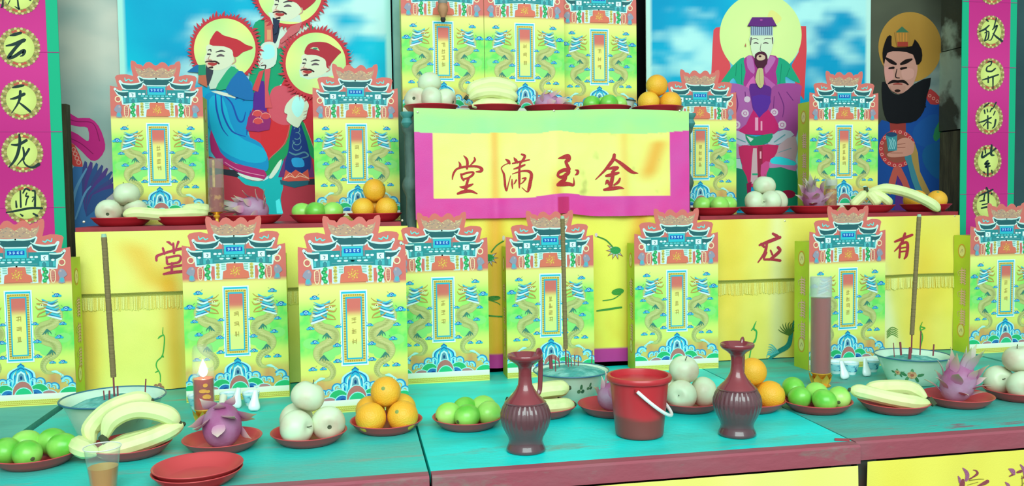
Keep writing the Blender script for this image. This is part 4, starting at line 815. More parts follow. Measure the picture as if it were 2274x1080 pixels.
        hill(310, 900, 70, 72, '#2cb870'); hill(80, 925, 82, 62, '#28c078'); hill(240, 925, 58, 42, '#a88484'); hill(335, 925, 52, 54, '#2878b8'); A.ell(340, 925, 28, 32, '#144c94', 14)
    bod(1); A.L += 1
    A.poly([(433, 655), (455, 680), (475, 760), (500, 850), (366, 850), (392, 760), (411, 680)], '#2cb4d4'); A.poly([(433, 720), (460, 740), (478, 830), (388, 830), (406, 740)], '#bcf4ec'); A.poly([(433, 735), (450, 750), (462, 820), (404, 820), (416, 750)], '#5c9cb0'); A.ell(433, 775, 9, 16, '#1c4c7c', 10)
    for y in (668, 695): A.st([(410, y+14, 7), (433, y, 8), (456, y+14, 7)], '#1868a8')
    A.up(); hill(440, 900, 72, 98, '#ac7870'); hill(445, 930, 62, 74, '#2cc484')
    A.rect(44, 905, 822, 950, '#f0fce8', c2='#d8f4cc'); A.rect(44, 950, 822, 1000, '#d4e878'); A.rect(44, 984, 822, 989, '#b09c3c')
    for k in range(58):
        x = 50+13.3*k; A.frame(x, 954, x+10, 978, 2.2, '#a8a840', 0, 5); 
    A.up(); BOXP['wave_print'] = A.mesh('wave_print', PAPER, False); A.v = []; A.f = []; A.c = []
    # carton behind
    hb = 1.37*VS
    mb = MB(); mb.box(-BW/2, BW/2, .0006, BD, 0, hb); BOXP['carton'] = mb.mesh('carton', mat('carton_lime', '#b4d83c', .5, .25, var='#a0c434', vscale=6), False)
    for sx, nm in ((-1, 'side_print'), (1, 'side_print_right')):
        ss = []; S = Art(lambda a, b, h: (sx*(BW/2+.0003+h), BD/2+a*-sx*-1*1.0, b), 5e-5)
        for zc in (.075*hb/.4, hb-.055):
            S.ring(0, zc, .017, .019, '#d88c48', 1.3, 24); S.ell(0, zc, .0145, .0195, '#d4dc90', 20); S.st([(-.006, zc-.006, .003), (.002, zc+.006, .003), (.006, zc-.004, .003)], '#a8a878'); S.up(); ss.append(('side_medallion', S.mesh('side_medallion', PAPER, False))); S.v = []; S.f = []; S.c = []
        rr = random.Random(5)
        for zc in (hb*.3, hb*.47, hb*.65):
            for k in range(6): S.st([(-.008+rr.random()*.004, zc-.022+.0085*k, .0030), (.008, zc-.020+.0085*k, .0046), (.022, zc-.024+.009*k, .003)], '#d8b8a4')
            S.st([(.002, zc-.026, .004), (.003, zc+.03, .004)], '#d8b8a4'); S.st([(.016, zc-.028, .0048), (.0175, zc+.028, .004)], '#c8a894')
            S.st([(-.012, zc, .002), (-.018, zc+.014, .003), (-.010, zc+.02, .002)], '#c8c488'); S.up(); ss.append(('side_lettering', S.mesh('side_lettering', PAPER, False))); S.v = []; S.f = []; S.c = []
        BOXP[nm] = ss
make_box_meshes()
def paper_box(label, x, y, z, rz, seed, grp):
    t = thing('offering_box', label, 'box', (x, y, z), math.radians(rz), grp)
    c = link('carton', BOXP['carton'], None, t); [link(n_, m_, None, c) for n_, m_ in BOXP['side_print']+BOXP['side_print_right']]
    p = link('front_panel', BOXP['card'], None, t)
    for nm in ('ground_print', 'crest_print', 'archway_print', 'dragon_print', 'dragon_print_mirrored', 'tablet_print', 'wave_print'): link(nm.replace('_mirrored', ''), BOXP[nm], None, p)
    rr = random.Random(seed); A = Art(bmp, 5e-5); A.L = 40; A.T = lambda x, y: ((x-433)/777, (1000-y)/842); n = rr.choice((3, 4))
    for k in range(n):
        cy = 300+k*(240/n)+10
        for j in range(4):
            if rr.random() < .6: yy = cy-16+11*j; A.st([(418, yy+3, 5), (434, yy, 6), (448, yy-2, 4)], '#a09c50')
            else: xx = 424+8*j; A.st([(xx, cy-18, 5), (xx-4+8*rr.random(), cy+18, 4)], '#a09c50')
    A.flush('inscription', PAPER, p)
G1, G2, G3 = 'offering boxes on the front tables', 'offering boxes on the side shelves', 'offering boxes on the high stand'
for a in (('dragon-printed paper box cut off by the left edge of the picture', -.932, 2.612, TZ, 0, 1, G1),
          ('dragon-printed paper box behind the burning oil lamp and cups', -.336, 2.548, TZ, 2.5, 2, G1),
          ('dragon-printed paper box closest to the camera, behind apples and oranges', -.004, 2.325, TZ, 3, 3, G1),
          ('dragon-printed paper box left of the central incense stick, under the banner', .268, 2.632, TZ, 0, 4, G1),
          ('dragon-printed paper box directly behind the central incense stick', .611, 2.640, TZ, -.5, 5, G1),
          ('dragon-printed paper box with lime side, behind the red bucket', 1.034, 2.640, TZ, -2, 6, G1),
          ('dragon-printed paper box with lime side, behind the tall red lamp', 1.578, 2.53, TZ, 4, 7, G1),
          ('dragon-printed paper box with lime side at the right edge', 2.262, 2.645, TZ, 0, 8, G1),
          ('dragon-printed paper box above the left shelf apples and bananas', -.617, 2.962, Z2, 0, 9, G2),
          ('dragon-printed paper box above the left shelf oranges', .018, 2.962, Z2, 0, 10, G2),
          ('dragon-printed paper box on the right shelf, half hidden by the banner stand', 1.258, 2.975, Z2, 0, 11, G2),
          ('dragon-printed paper box on the right shelf beside the bearded man poster', 1.828, 2.962, Z2, 0, 12, G2),
          ('left of three dragon-printed paper boxes on the high stand', .318, 2.962, Z3, 0, 13, G3),
          ('middle of three dragon-printed paper boxes on the high stand', .6035, 2.962, Z3, 0, 14, G3),
          ('right of three dragon-printed paper boxes on the high stand', .893, 3.03, Z3, 0, 15, G3)): paper_box(*a)
# ------------------------------------------------------------------ plates and fruit
PLATE = mat('red_plastic', '#b84648', .38, .45)
PLATE2 = mat('red_plastic_bright', '#b42c38', .35, .45)
PR = .0885
plate_me = MB().lathe([(0, .0), (.058, .0), (.064, .0015), (.078, .013), (.0855, .0225), (.0885, .0245), (.0895, .0262), (.0885, .0275), (.0862, .0268), (.0835, .0245), (.076, .0155), (.062, .0048), (.057, .0036), (0, .0034)], 48).mesh('plate_rim', PLATE)
plate_me2 = plate_me.copy(); plate_me2.materials.clear(); plate_me2.materials.append(PLATE2)
def plate(label, x, y, z, grp, me=plate_me, sc=1.0, tilt=(0, 0)):
    o = link('plate', me, None, None, (x, y, z)); o.scale = (sc, sc, sc); o.rotation_euler = (tilt[0], tilt[1], 0); return tag(o, label, 'plate', grp)
def sphere_prof(f, n=14): return [f(PI*i/n) for i in range(n+1)]
def fruit_mesh(name, prof, m, seg=28): return MB().lathe(prof, seg).mesh(name, m, True, 0)
APM = mat('pale_apple_skin', '#c4e6c0', .38, .4, var='#b8a48c', vscale=11, vlo=.44, vhi=.76)
APS = mat('apple_stem', '#4a5a40', .7)
def ap(t):
    r = math.sin(t)*(1+.06*math.cos(t)); z = -math.cos(t)*.90
    z -= .20*math.exp(-(r/.32)**2)*(1 if t > PI/2 else -.8); return (max(0, r)*.0405, z*.0405)
apple_me = fruit_mesh('apple', sphere_prof(ap, 20), APM); apple_stem = MB().tube([(0, 0, .026), (.001, 0, .034), (.003, .001, .040)], [.0016, .0012, .0014], 6).mesh('stem', APS); apple_cal = MB().lathe([(0, -.0285), (.003, -.0290), (.006, -.0305), (.004, -.0315), (0, -.0300)], 10).mesh('calyx', APS)
ORM = mat('orange_peel', '#f0ac2c', .42, .4, var='#ecca3c', vscale=9, vlo=.35, vhi=.75, bump=.25, bscale=260)
orange_me = fruit_mesh('orange', sphere_prof(lambda t: (math.sin(t)*.0375, -math.cos(t)*.0368), 18), ORM); orange_nav = MB().lathe([(0, .0378), (.0025, .0376), (.005, .0366), (.005, .0362)], 9).mesh('navel', mat('orange_navel', '#7c9a50', .7))
GRM = mat('green_skin', '#86dc5a', .3, .5, var='#aee87c', vscale=14, vlo=.4, vhi=.7)
guava_me = fruit_mesh('guava', sphere_prof(lambda t: (math.sin(t)*(1+.05*math.cos(t))*.0305, -math.cos(t)*.0335), 16), GRM); guava_cal = MB().lathe([(0, -.0342), (.0025, -.0346), (.005, -.0335), (.0045, -.0326)], 8).mesh('calyx', mat('calyx_brown', '#4c6238', .8))
GRD = mat('green_skin_deep', '#5cc43c', .3, .5, var='#8cdc60', vscale=14)
guava_me2 = guava_me.copy(); guava_me2.materials.clear(); guava_me2.materials.append(GRD)
def fruit(kind, label, x, y, z, rot, grp, sc=1.0):
    me, parts = {'apple': (apple_me, (('stem', apple_stem), ('calyx', apple_cal))), 'orange': (orange_me, (('navel', orange_nav),)), 'guava': (random.choice((guava_me, guava_me2)), (('calyx', guava_cal),))}[kind]
    t = thing({'apple': 'apple', 'orange': 'orange', 'guava': 'green_guava'}[kind], label, 'fruit', (x, y, z), 0, grp); t.rotation_euler = rot; t.scale = (sc, sc, sc)
    link('flesh', me, None, t)
    for n_, m_ in parts: link(n_, m_, None, t)
WORD = {'apple': 'pale apple', 'orange': 'orange', 'guava': 'green guava'}
def pos_word(dx, dy, top):
    if top: return 'on top of the pile'
    a = 'front' if dy < -.012 else 'back' if dy > .012 else ''; b = 'left' if dx < -.012 else 'right' if dx > .012 else ''
    return {'': 'in the middle', 'front': 'at the front', 'back': 'at the back', 'left': 'at the left', 'right': 'at the right'}.get(a+b, 'at the '+a+' '+b)
def pile(kind, where, x, y, z, spots, rr):
    """spots: dx, dy, layer height above plate floor (None = on floor)"""
    R = {'apple': .0412, 'orange': .0382, 'guava': .0316}[kind]; k_ = 1.08 if kind == 'guava' else 1.0; grp = WORD[kind]+'s offered on plates'
    for dx, dy, h in spots:
        dx *= k_; dy *= k_
        zz = z+.0036+R+(h or 0)
        a = rr.random()*6.28; tl = rr.uniform(.9, 1.7) if kind != 'orange' else rr.uniform(.3, 2.2)
        if kind == 'apple' and h: tl = rr.uniform(.0, .5)
        fruit(kind, '%s %s of plate %s' % (WORD[kind], pos_word(dx, dy, h), where) if not h else '%s on top of the pile %s' % (WORD[kind], where), x+dx, y+dy, zz, (tl, 0, a), grp, rr.uniform(.96, 1.02))
A3 = [(-.024, -.040, 0), (.045, -.012, 0), (-.030, .038, 0), (.0, .002, .064)]
O4 = [(-.0385, -.0385, 0), (.0385, -.0385, 0), (.0385, .0385, 0), (-.0385, .0385, 0), (.0, .0, .0535)]
O3 = [(-.038, -.022, 0), (.038, -.022, 0), (.0, .044, 0), (0, 0, .0605)]
G5 = [(-.046, -.010, 0), (-.006, -.040, 0), (.046, -.022, 0), (-.004, .030, 0), (.043, .034, 0)]
G4 = [(-.042, .0, 0), (.002, -.038, 0), (.044, -.006, 0), (.004, .032, 0)]
GP = 'red plastic plates'
rr = random.Random(3)
def put(px, py): p = onz(px, py, TZ+.025); return p.x, p.y
T = TZ+.0002
def flat_set(kind, where, px, py, spots, label, zz=T, me=plate_me, xy=None):
    x, y = xy or put(px, py); plate(label, x, y, zz, GP, me); pile(kind, where, x, y, zz, spots, rr)
flat_set('guava', 'at the lower left corner of the table', 80, 1005, [(.052, -.004, 0), (-.002, -.042, 0), (-.050, -.016, 0), (.020, .040, 0), (-.03, .036, 0)], 'red plastic plate of green guavas at the lower left corner')
flat_set('apple', 'left of the front oranges', 686, 958, A3, 'red plastic plate of apples left of the front oranges')
flat_set('orange', 'in front of the nearest box', 858, 933, O4, 'red plastic plate of oranges in front of the nearest box')
flat_set('guava', 'between the oranges and the handled ewer', 1039, 925, G5, 'red plastic plate of guavas between the oranges and the handled ewer')
flat_set('apple', 'between the bucket and the right ewer', 1530, 888, [(-.034, -.030, 0), (.040, -.006, 0), (-.022, .046, 0), (-.012, .004, .062)], 'red plastic plate of apples between the bucket and right ewer')
flat_set('orange', 'behind the right ewer', 1668, 888, [(.040, -.030, 0), (-.038, -.024, 0), (.02, .044, 0), (.004, .0, .058)], 'red plastic plate of oranges behind the right ewer')
flat_set('guava', 'in front of the tall red lamp', 1815, 890, [(-.045, .002, 0), (-.006, -.042, 0), (.046, -.020, 0), (.016, .030, 0), (-.035, .052, .012)], 'red plastic plate of green guavas in front of the tall red lamp')
flat_set('apple', 'at the right edge of the picture', 2262, 865, A3, 'red plastic plate of apples at the right edge of the picture')
# shelves
for kind, where, px, spots in (('apple', 'on the left shelf', 270, [(-.030, -.030, 0), (.036, .028, 0), (-.03, .045, 0), (.012, .018, .055)]), ('guava', 'on the left shelf', 705, G5), ('orange', 'on the left shelf', 832, O3)):
    flat_set(kind, where, 0, 0, spots, 'red plate of %ss on the left shelf' % WORD[kind], Z2+.0002, plate_me2, (at(px, 465, 2.855).x, 2.855))
for kind, where, px, spots in (('guava', 'on the right shelf', 1586, G4), ('apple', 'on the right shelf', 1697, [(-.044, -.018, 0), (.0, -.046, 0), (.044, -.012, 0), (.0, .045, 0), (.0, -.002, .058)]), ('orange', 'on the right shelf', 2055, [(-.042, .010, 0), (.036, -.016, 0), (.004, .056, 0)])):
    flat_set(kind, where, 0, 0, spots, 'red plate of %ss on the right shelf' % WORD[kind], Z2+.0002, plate_me2, (at(px, 465, 2.855).x, 2.855))
for kind, where, px, spots in (('apple', 'on the high stand', 957, [(-.046, -.012, 0), (.0, -.040, 0), (.046, -.010, 0), (.0, .045, 0), (-.004, .0, .058)]), ('guava', 'on the high stand', 1343, G4), ('orange', 'on the high stand', 1460, [(-.040, -.022, 0), (.040, -.020, 0), (.0, .044, 0), (-.002, .0, .0605)])):
    flat_set(kind, where, 0, 0, spots, 'red plate of %ss on the high stand' % WORD[kind], Z3+.0002, plate_me2, (at(px, 235, 2.842).x, 2.842))
# empty stacked plates
x, y = onz(438, 1034, TZ+.034).xy
plate('lower of two stacked empty red plates at the front left', x, y, T, GP)
plate('upper of two stacked empty red plates at the front left', x+.001, y+.001, T+.0085, GP)

# bananas
BAN = mat('banana_skin', '#d0eea6', .42, .35, var='#b8da90', vscale=16, vlo=.5, vhi=.72, var2='#5c7048', v2scale=38, v2lo=.74, v2hi=.77)
BAND = mat('banana_tip', '#3c4c34', .7, .2)
def banana_mesh(pts, r=.0205):
    P = bez([tuple(p) for p in pts], 7); n = len(P); rad = []
    for i in range(n):
        t = i/(n-1); k = min(1, .34+2.9*t) if t < .25 else (1.0 if t < .78 else max(.30, 1-((t-.78)/.22)**2*.72)); rad.append(r*k)
    mb = MB(); mb.tube(P, rad, 10); return mb, P, rad
def bunch(label, x, y, z, bananas, stem=None, rz=0):
    t = thing('banana_bunch', label, 'fruit', (x, y, z), rz, 'bunches of bananas on plates')
    for b in bananas:
        r = .0205
        if isinstance(b[-1], float): r = b[-1]; b = b[:-1]
        mb, P, rad = banana_mesh(b, r); o = mb.build('banana', BAN, t, True, 30)
        a, c = Vector(P[-2]), Vector(P[-1]); d = (c-a).normalized(); MB().tube([c-d*.001, c+d*.003, c+d*.006], [rad[-1]*1.02, rad[-1]*.9, rad[-1]*.5], 8).build('tip', BAND, o)
    if stem: MB().tube(bez([tuple(p) for p in stem], 4), .008, 8).build('stem', BAND if len(stem) == 2 else BAN, t)
# front left bunch
x, y = put(290, 985); plate('red plastic plate of bananas at the front left', x, y, T, GP)
bunch('bunch of pale bananas arching over the front left plate', x, y, TZ+.0045,
      [[(-.045, -.035, .045), (-.028, -.030, .085), (.02, -.02, .102), (.075, -.012, .088), (.108, -.01, .064)],
       [(-.075, -.020, .030), (-.080, -.008, .062), (-.045, .01, .098), (.005, .03, .112), (.040, .035, .108)],
       [(-.060, -.048, .017), (-.02, -.050, .022), (.05, -.030, .036), (.115, -.004, .058)],
       [(-.052, -.064, .020), (-.085, -.060, .032), (-.098, -.040, .034), (-.094, -.018, .030)],
       [(-.05, -.01, .018), (.0, .022, .020), (.05, .03, .03), (.09, .03, .05)]], [(-.050, -.040, .050), (-.036, -.052, .036)])
x, y = put(1205, 900); plate('red plastic plate of bananas behind the handled ewer', x, y, T, GP)
bunch('pair of thick bananas pointing right behind the handled ewer', x, y, TZ+.0045, [[(-.085, -.005, .045), (-.03, .004, .055), (.03, .006, .060), (.072, .0, .062), .022], [(-.080, -.02, .028), (-.02, -.03, .022), (.03, -.034, .022), (.076, -.036, .026), .0215], [(-.08, .01, .03), (-.02, .04, .022), (.05, .045, .025), .02]], [(-.078, -.005, .036), (-.098, -.008, .042)])
x, y = put(1985, 891); plate('red plastic plate of bananas right of the tall red lamp', x, y, T, GP)
bunch('two long pale bananas lying on the plate by the painted bowl', x, y, TZ+.0045, [[(.072, -.046, .022), (.03, -.040, .024), (-.03, -.018, .034), (-.085, .0, .048), (-.118, .012, .054), .019], [(.072, -.030, .030), (.045, .0, .052), (-.02, .018, .054), (-.065, .03, .046), .019], [(.075, -.02, .022), (.04, .03, .022), (-.03, .045, .022), .017]], [(.070, -.045, .034), (.078, -.056, .018)])
yy = 2.855; x = at(410, 465, yy).x; plate('red plate of bananas on the left shelf', x, yy, Z2+.0002, GP, plate_me2)
bunch('pale green bananas lying flat on the left shelf plate', x, yy, Z2+.0045, [[(.075, -.03, .030), (.02, -.035, .032), (-.06, -.045, .030), (-.13, -.055, .036), (-.168, -.06, .030), .019], [(.085, -.01, .040), (.04, .0, .046), (-.01, .01, .040), .018], [(.08, .01, .025), (.02, .04, .022), (-.05, .04, .024), .018]], [(.075, -.01, .034), (.092, -.008, .038)])
x = at(1930, 465, yy).x; plate('red plate of bananas on the right shelf', x, yy, Z2+.0002, GP, plate_me2)
bunch('bunch of bananas on the right shelf, one drooping over the edge', x, yy, Z2+.0045, [[(-.018, .0, .072), (-.04, -.012, .052), (-.064, -.016, .034), (-.075, -.01, .018), .0175], [(-.010, -.01, .070), (.0, -.030, .045), (.01, -.045, .022), .017], [(-.006, -.005, .072), (.03, -.03, .052), (.060, -.045, .022), .0175], [(-.002, .0, .074), (.05, -.03, .082), (.11, -.08, .062), (.165, -.118, .027), (.190, -.132, .000), .019]], [(-.012, 0, .066), (-.012, .004, .088)])
yy = 2.842; x = at(1098, 235, yy).x; plate('red plate of bananas on the high stand', x, yy, Z3+.0002, GP, plate_me2)
bunch('three bananas stacked on the high stand plate', x, yy, Z3+.0045, [[(-.09, -.02, .058), (-.07, -.02, .082), (-.01, -.018, .098), (.05, -.016, .086), (.066, -.015, .066), .021], [(-.088, -.03, .044), (-.06, -.034, .060), (-.01, -.036, .066), (.045, -.034, .056), (.068, -.03, .040), .020], [(-.080, -.035, .020), (-.03, -.045, .026), (.02, -.045, .024), (.07, -.035, .022), .019]], [(-.092, -.02, .045), (-.102, -.02, .052)])

# dragon fruit
DFM = mat('dragon_fruit_skin', '#985a88', .5, .3, var='#a494ac', vscale=9, vlo=.40, vhi=.68, bump=.2, bscale=50)
def scale_mesh(L, wd, cols):
    mb = MB(); vs = []; cs = []; n = 6
    for i in range(n+1):
        t = i/n; wv = wd*math.sin(PI*min(1, .25+.75*t))**.8*(1-t**3*.9)+.0006; bend = .35*t*t*L; th = .0016*(1-t)+.0004
        for s_, hh in ((-1, 0), (0, th+.001), (1, 0), (0, -th)): vs.append((s_*wv, t*L, bend+hh)); cs.append(mixc(cols[0], cols[1], t**1.2))
    fs = [(4*i+k, 4*i+(k+1) % 4, 4*i+4+(k+1) % 4, 4*i+4+k) for i in range(n) for k in range(4)]; fs += [(3, 2, 1, 0), (4*n, 4*n+1, 4*n+2, 4*n+3)]
    mb.add(vs, fs, cs); return mb.mesh('scale', vmat('dragon_scale', .5, .3), True, 60)
SC1, SC2, SC3 = scale_mesh(.040, .014, ('#b47ca8', '#b4c890')), scale_mesh(.036, .013, ('#b888ac', '#d4d8c0')), scale_mesh(.050, .009, ('#a898b0', '#a8c48c'))
df_body = MB().lathe([(max(0, math.sin(PI*i/18))**.9*.040, -math.cos(PI*i/18)*.052) for i in range(19)], 24).mesh('flesh', DFM, True, 0)
def dragonfruit(label, x, y, z, rot, seed, stalk=False, sc=1.0):
    t = thing('dragon_fruit', label, 'fruit', (x, y, z+.041*sc), 0, 'dragon fruit on plates'); t.rotation_euler = rot; t.scale = (sc, sc, sc); rr = random.Random(seed)
    c_ = t.rotation_euler.to_matrix()[2][2]; t.location.z = z+.0004+sc*math.sqrt(.0402**2*(1-c_*c_)+.052**2*c_*c_)
    link('flesh', df_body, None, t)
    if stalk: MB().tube([(0, 0, -.050), (.001, 0, -.066), (.003, 0, -.082)], [.009, .0075, .0085], 10).build('stalk', mat('pale_stalk', '#c4dcc0', .6), t)
    def sc_at(th, a, me, lean, k):
        r = math.sin(th)**.9*.040; p = Vector((r*math.cos(a), r*math.sin(a), -math.cos(th)*.052)); up = Vector((math.cos(a)*math.sin(th), math.sin(a)*math.sin(th), -math.cos(th)*.7)).normalized()
        tan = Vector((0, 0, 1)); tan = (tan-up*tan.dot(up)).normalized(); d = (tan*math.cos(lean)+up*math.sin(lean)).normalized(); xx = d.cross(up).normalized(); zz = xx.cross(d)
        tip = t.rotation_euler.to_matrix() @ (p+d*.03*k+zz*.01)*sc; bse = t.rotation_euler.to_matrix() @ p*sc
        if min(tip.z, bse.z) < -.030*sc or (tip.z < -.012 and math.hypot(tip.x, tip.y) > .07): return
        o = link('scale', me, None, t); o.matrix_local = Matrix.Translation(p-up*.002) @ Matrix((xx, d, zz)).transposed().to_4x4() @ Matrix.Scale(k, 4)
    for j, th in enumerate((.8, 1.25, 1.7, 2.15)):
        for i in range(5): sc_at(th, i*1.257+j*.63+rr.random()*.3, rr.choice((SC1, SC2)), .32+.35*rr.random(), .8+.4*rr.random())
    for i in range(7): sc_at(2.75, i*.9, SC3, .75+.4*rr.random(), .8+.4*rr.random())
x, y = put(494, 972); plate('red plastic plate under the dragon fruit beside the stacked plates', x, y, T, GP); dragonfruit('dragon fruit with drooping green scales at the front left', x, y, TZ+.004, (2.2, .25, .3), 1, sc=1.1, stalk=True)
x, y = put(1358, 897); plate('red plastic plate of dragon fruit half hidden by the bucket', x, y, T, GP); dragonfruit('dragon fruit with green scales half hidden behind the red bucket', x+.012, y, TZ+.004, (1.45, 0, 1.9), 2)
x, y = put(2127, 878); plate('red plastic plate under the dragon fruit at the front right', x, y, T, GP); dragonfruit('upright dragon fruit with pale scales at the front right', x, y, TZ+.004, (.25, .3, 0), 3, sc=1.06)
yy = 2.855; x = at(563, 465, yy).x; plate('red plate of dragon fruit on the left shelf', x, yy, Z2+.0002, GP, plate_me2); dragonfruit('dragon fruit lying sideways on the left shelf', x-.004, yy, Z2+.004, (0, -1.45, .15), 4, sc=1.0)
x = at(1808, 465, yy).x; plate('red plate of dragon fruit on the right shelf', x, yy, Z2+.0002, GP, plate_me2); dragonfruit('dragon fruit on the right shelf beside the small jar', x-.005, yy-.005, Z2+.004, (.5, -.5, 0), 5, sc=.97)
x = at(1222, 235, 2.842).x; plate('red plate of dragon fruit on the high stand', x, 2.842, Z3+.0002, GP, plate_me2); dragonfruit('dragon fruit on the high stand between bananas and guavas', x-.01, 2.842, Z3+.002, (0, 1.4, .2), 6, sc=.85)
# ------------------------------------------------------------------ ewers and bucket
EW = mat('ewer_glaze', '#7e3038', .35, .5, var='#6c3038', vscale=5, coat=.7)
EWD = mat('ewer_glaze_dark', '#5e3c42', .38, .5, var='#50383e', vscale=6, coat=.7)
def rib(z, a): return .016*math.cos(30*a)*sstep(.040, .07, z)*sstep(.112, .10, z)
EP = [(0, 0), (.038, 0), (.0405, .003), (.0395, .008), (.036, .016), (.0345, .024), (.037, .033), (.0425, .044), (.048, .058), (.0515, .074), (.051, .086), (.047, .100), (.042, .110)]
EP2 = [(.0462, .1095), (.0405, .118), (.030, .128), (.022, .139), (.0165, .150), (.0148, .165), (.0146, .184), (.0165, .193), (.026, .201), (.036, .2075), (.0395, .212), (.0402, .216), (.0388, .2190), (.0350, .2170), (.020, .208), (.011, .199), (.010, .190), (0, .190)]
def ewer(label, px, py, az):
    p = onz(px, py, TZ); t = thing('wine_ewer', label, 'ewer', (p.x, p.y, TZ+.0004), 0, 'brown wine ewers')
    MB().lathe([(r*1.10, z) for r, z in EP], 180, rib).build('belly', EWD, t, True, 60)
    MB().lathe([(.0448, .1100), (.0472, .111), (.0448, .1130)], 48).build('shoulder_band', EWD, t); MB().lathe(EP2, 48).build('neck', EW, t, True, 60)
    c, s = math.cos(az), math.sin(az); q = [(r*c, r*s, z) for r, z in ((.034, .206), (.041, .224), (.0485, .214), (.0490, .185), (.0475, .155), (.045, .130), (.036, .1195))]
    MB().tube(bez(q, 6), [.0036]*37, 8, flat=1.5).build('handle', EW, t)
    q = [(-r*c, -r*s, z) for r, z in ((.034, .115), (.043, .140), (.046, .170), (.049, .196), (.052, .212))]
    return t, q
ewer('dark red ribbed ewer with side handle left of the bucket', 1168, 1001, .55)
ewer('dark red ribbed ewer with flared mouth right of the bucket', 1637, 966, .85)
p = onz(1420, 966, TZ); t = thing('bucket', 'small red plastic bucket with a white wire handle', 'bucket', (p.x, p.y, TZ+.0004))
BK = mat('bucket_red', '#b23038', .33, .5, var='#a82c34', vscale=4)
BKM = MB().lathe([(0, 0), (.052, 0), (.0555, .002), (.057, .006)]+[(.057+.0125*k/20, .006+.126*k/20) for k in range(1, 21)], 64)
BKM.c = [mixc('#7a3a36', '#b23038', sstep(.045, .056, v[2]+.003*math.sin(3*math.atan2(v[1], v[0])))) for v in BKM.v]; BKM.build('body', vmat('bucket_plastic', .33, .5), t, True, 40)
MB().lathe([(.0700, .1315), (.0755, .1325), (.0775, .136), (.0775, .142), (.0755, .1455), (.071, .1462), (.0685, .1455), (.0675, .142), (.066, .13), (.054, .006), (0, .006)], 64).build('rim', BK, t, True, 40)
ax = Vector((-.026, -.063, 0)).normalized(); pr = Vector((ax.y*-1, ax.x, 0)); pr = -pr if pr.x < 0 else pr
R_ = .0755; pts = []
for i in range(25):
    a = PI*i/24; phi = .74; d = pr*math.cos(phi)+Vector((0, 0, -math.sin(phi))); pts.append(Vector((0, 0, .121))+ax*(R_*math.cos(a))+d*(1.36*R_*math.sin(a)))
MB().tube(pts, .0042, 8).build('handle', mat('white_plastic', '#dff4ee', .4, .4), t)
for s_ in (1, -1): MB().lathe([(0, -.004), (.006, -.004), (.006, .004), (0, .004)], 12).build('handle_lug', BK, t, loc=ax*(s_*.0715)+Vector((0, 0, .121)))

# ------------------------------------------------------------------ incense bowls
ENA = mat('enamel_mint', '#bfeed2', .25, .5, var='#a9dcc0', vscale=6); ENR = mat('enamel_rim', '#2f6f86', .3, .5)
ASH = mat('incense_ash', '#4aa89c', .9, .1, var='#80d0c0', vscale=30, bump=.6, bscale=70)
BP = [(0, 0), (.066, 0), (.070, .003), (.078, .02), (.092, .055), (.100, .074), (.106, .082), (.110, .0845)]
BPI = [(.110, .086), (.104, .0835), (.097, .074), (.089, .054), (.075, .02), (.066, .006), (0, .006)]
def brad(z):
    for (r0, z0), (r1, z1) in zip(BP[1:], BP[2:]):
        if z0 <= z <= z1: return r0+(r1-r0)*(z-z0)/(z1-z0+1e-9)
    return .07
def bowl(label, px, py, sc, motif, ashlab, asht, zb=.066, ra=.093):
    p = onz(px, py, TZ+.085*sc); t = thing('incense_bowl', label, 'bowl', (p.x, p.y, TZ+.0004), 0, 'enamel incense bowls'); t.scale = (sc, sc, sc)
    MB().lathe(BP+BPI, 56).build('basin', ENA, t, True, 50); MB().tube([(.1095*math.cos(2*PI*i/48), .1095*math.sin(2*PI*i/48), .0858) for i in range(49)], .0022, 6).build('rim', ENR, t)
    a0 = math.atan2(-p.y, -p.x)   # towards the viewer's side of the hall
    A = Art(lambda u, v, h: ((brad(v)+.0006+h)*math.cos(a0+u/.095), (brad(v)+.0006+h)*math.sin(a0+u/.095), v), 6e-5); motif(A, t)
    mb = MB(); vs = []; n, m = 14, 40
    for j in range(n+1):
        r = ra*j/n
        for i in range(m): a = 2*PI*i/m; x, y = r*math.cos(a), r*math.sin(a); vs.append((x, y, zb+asht*(1-(r/ra)**2)+.006*fbm(x*38+px, y*38)*(1 if j < n else 0)))
    mb.add(vs, [(j*m+i, j*m+(i+1) % m, (j+1)*m+(i+1) % m, (j+1)*m+i) for j in range(n) for i in range(m)]); o = mb.build('incense_ash', ASH, None, True, 0, (p.x, p.y, TZ)); o.scale = (sc, sc, sc); tag(o, ashlab, 'ash', None, 'stuff')
    return p.x, p.y
def m_rose(A, t):
    for cx, cz, s in ((.0, .038, 1.0), (-.045, .042, .6)):
        for k in range(5): a = k*1.257+.3; A.ell(cx+.022*s*math.cos(a)*1.25, cz+.013*s*math.sin(a)-.003*s, .011*s, .005*s, ('#3f8a58', '#5ca06c')[k % 2], 10, a, up=0)
        A.up()
        for k in range(7): a = k*.9; A.ell(cx+.008*s*math.cos(a), cz+.0065*s*math.sin(a), .007*s, .006*s, ('#d8c088', '#c89870')[k % 2], 10, up=0)
        A.up(); A.ell(cx, cz, .006*s, .005*s, '#b87058', 10)
        for k in range(3): A.st([(cx+.02*s, cz-.004+.004*k, .002), (cx+.032*s, cz+.002*k, .002), (cx+.036*s, cz+.006, .001)], '#4f9a68')
        A.up(); A.flush('flower_motif', PAPER, t)
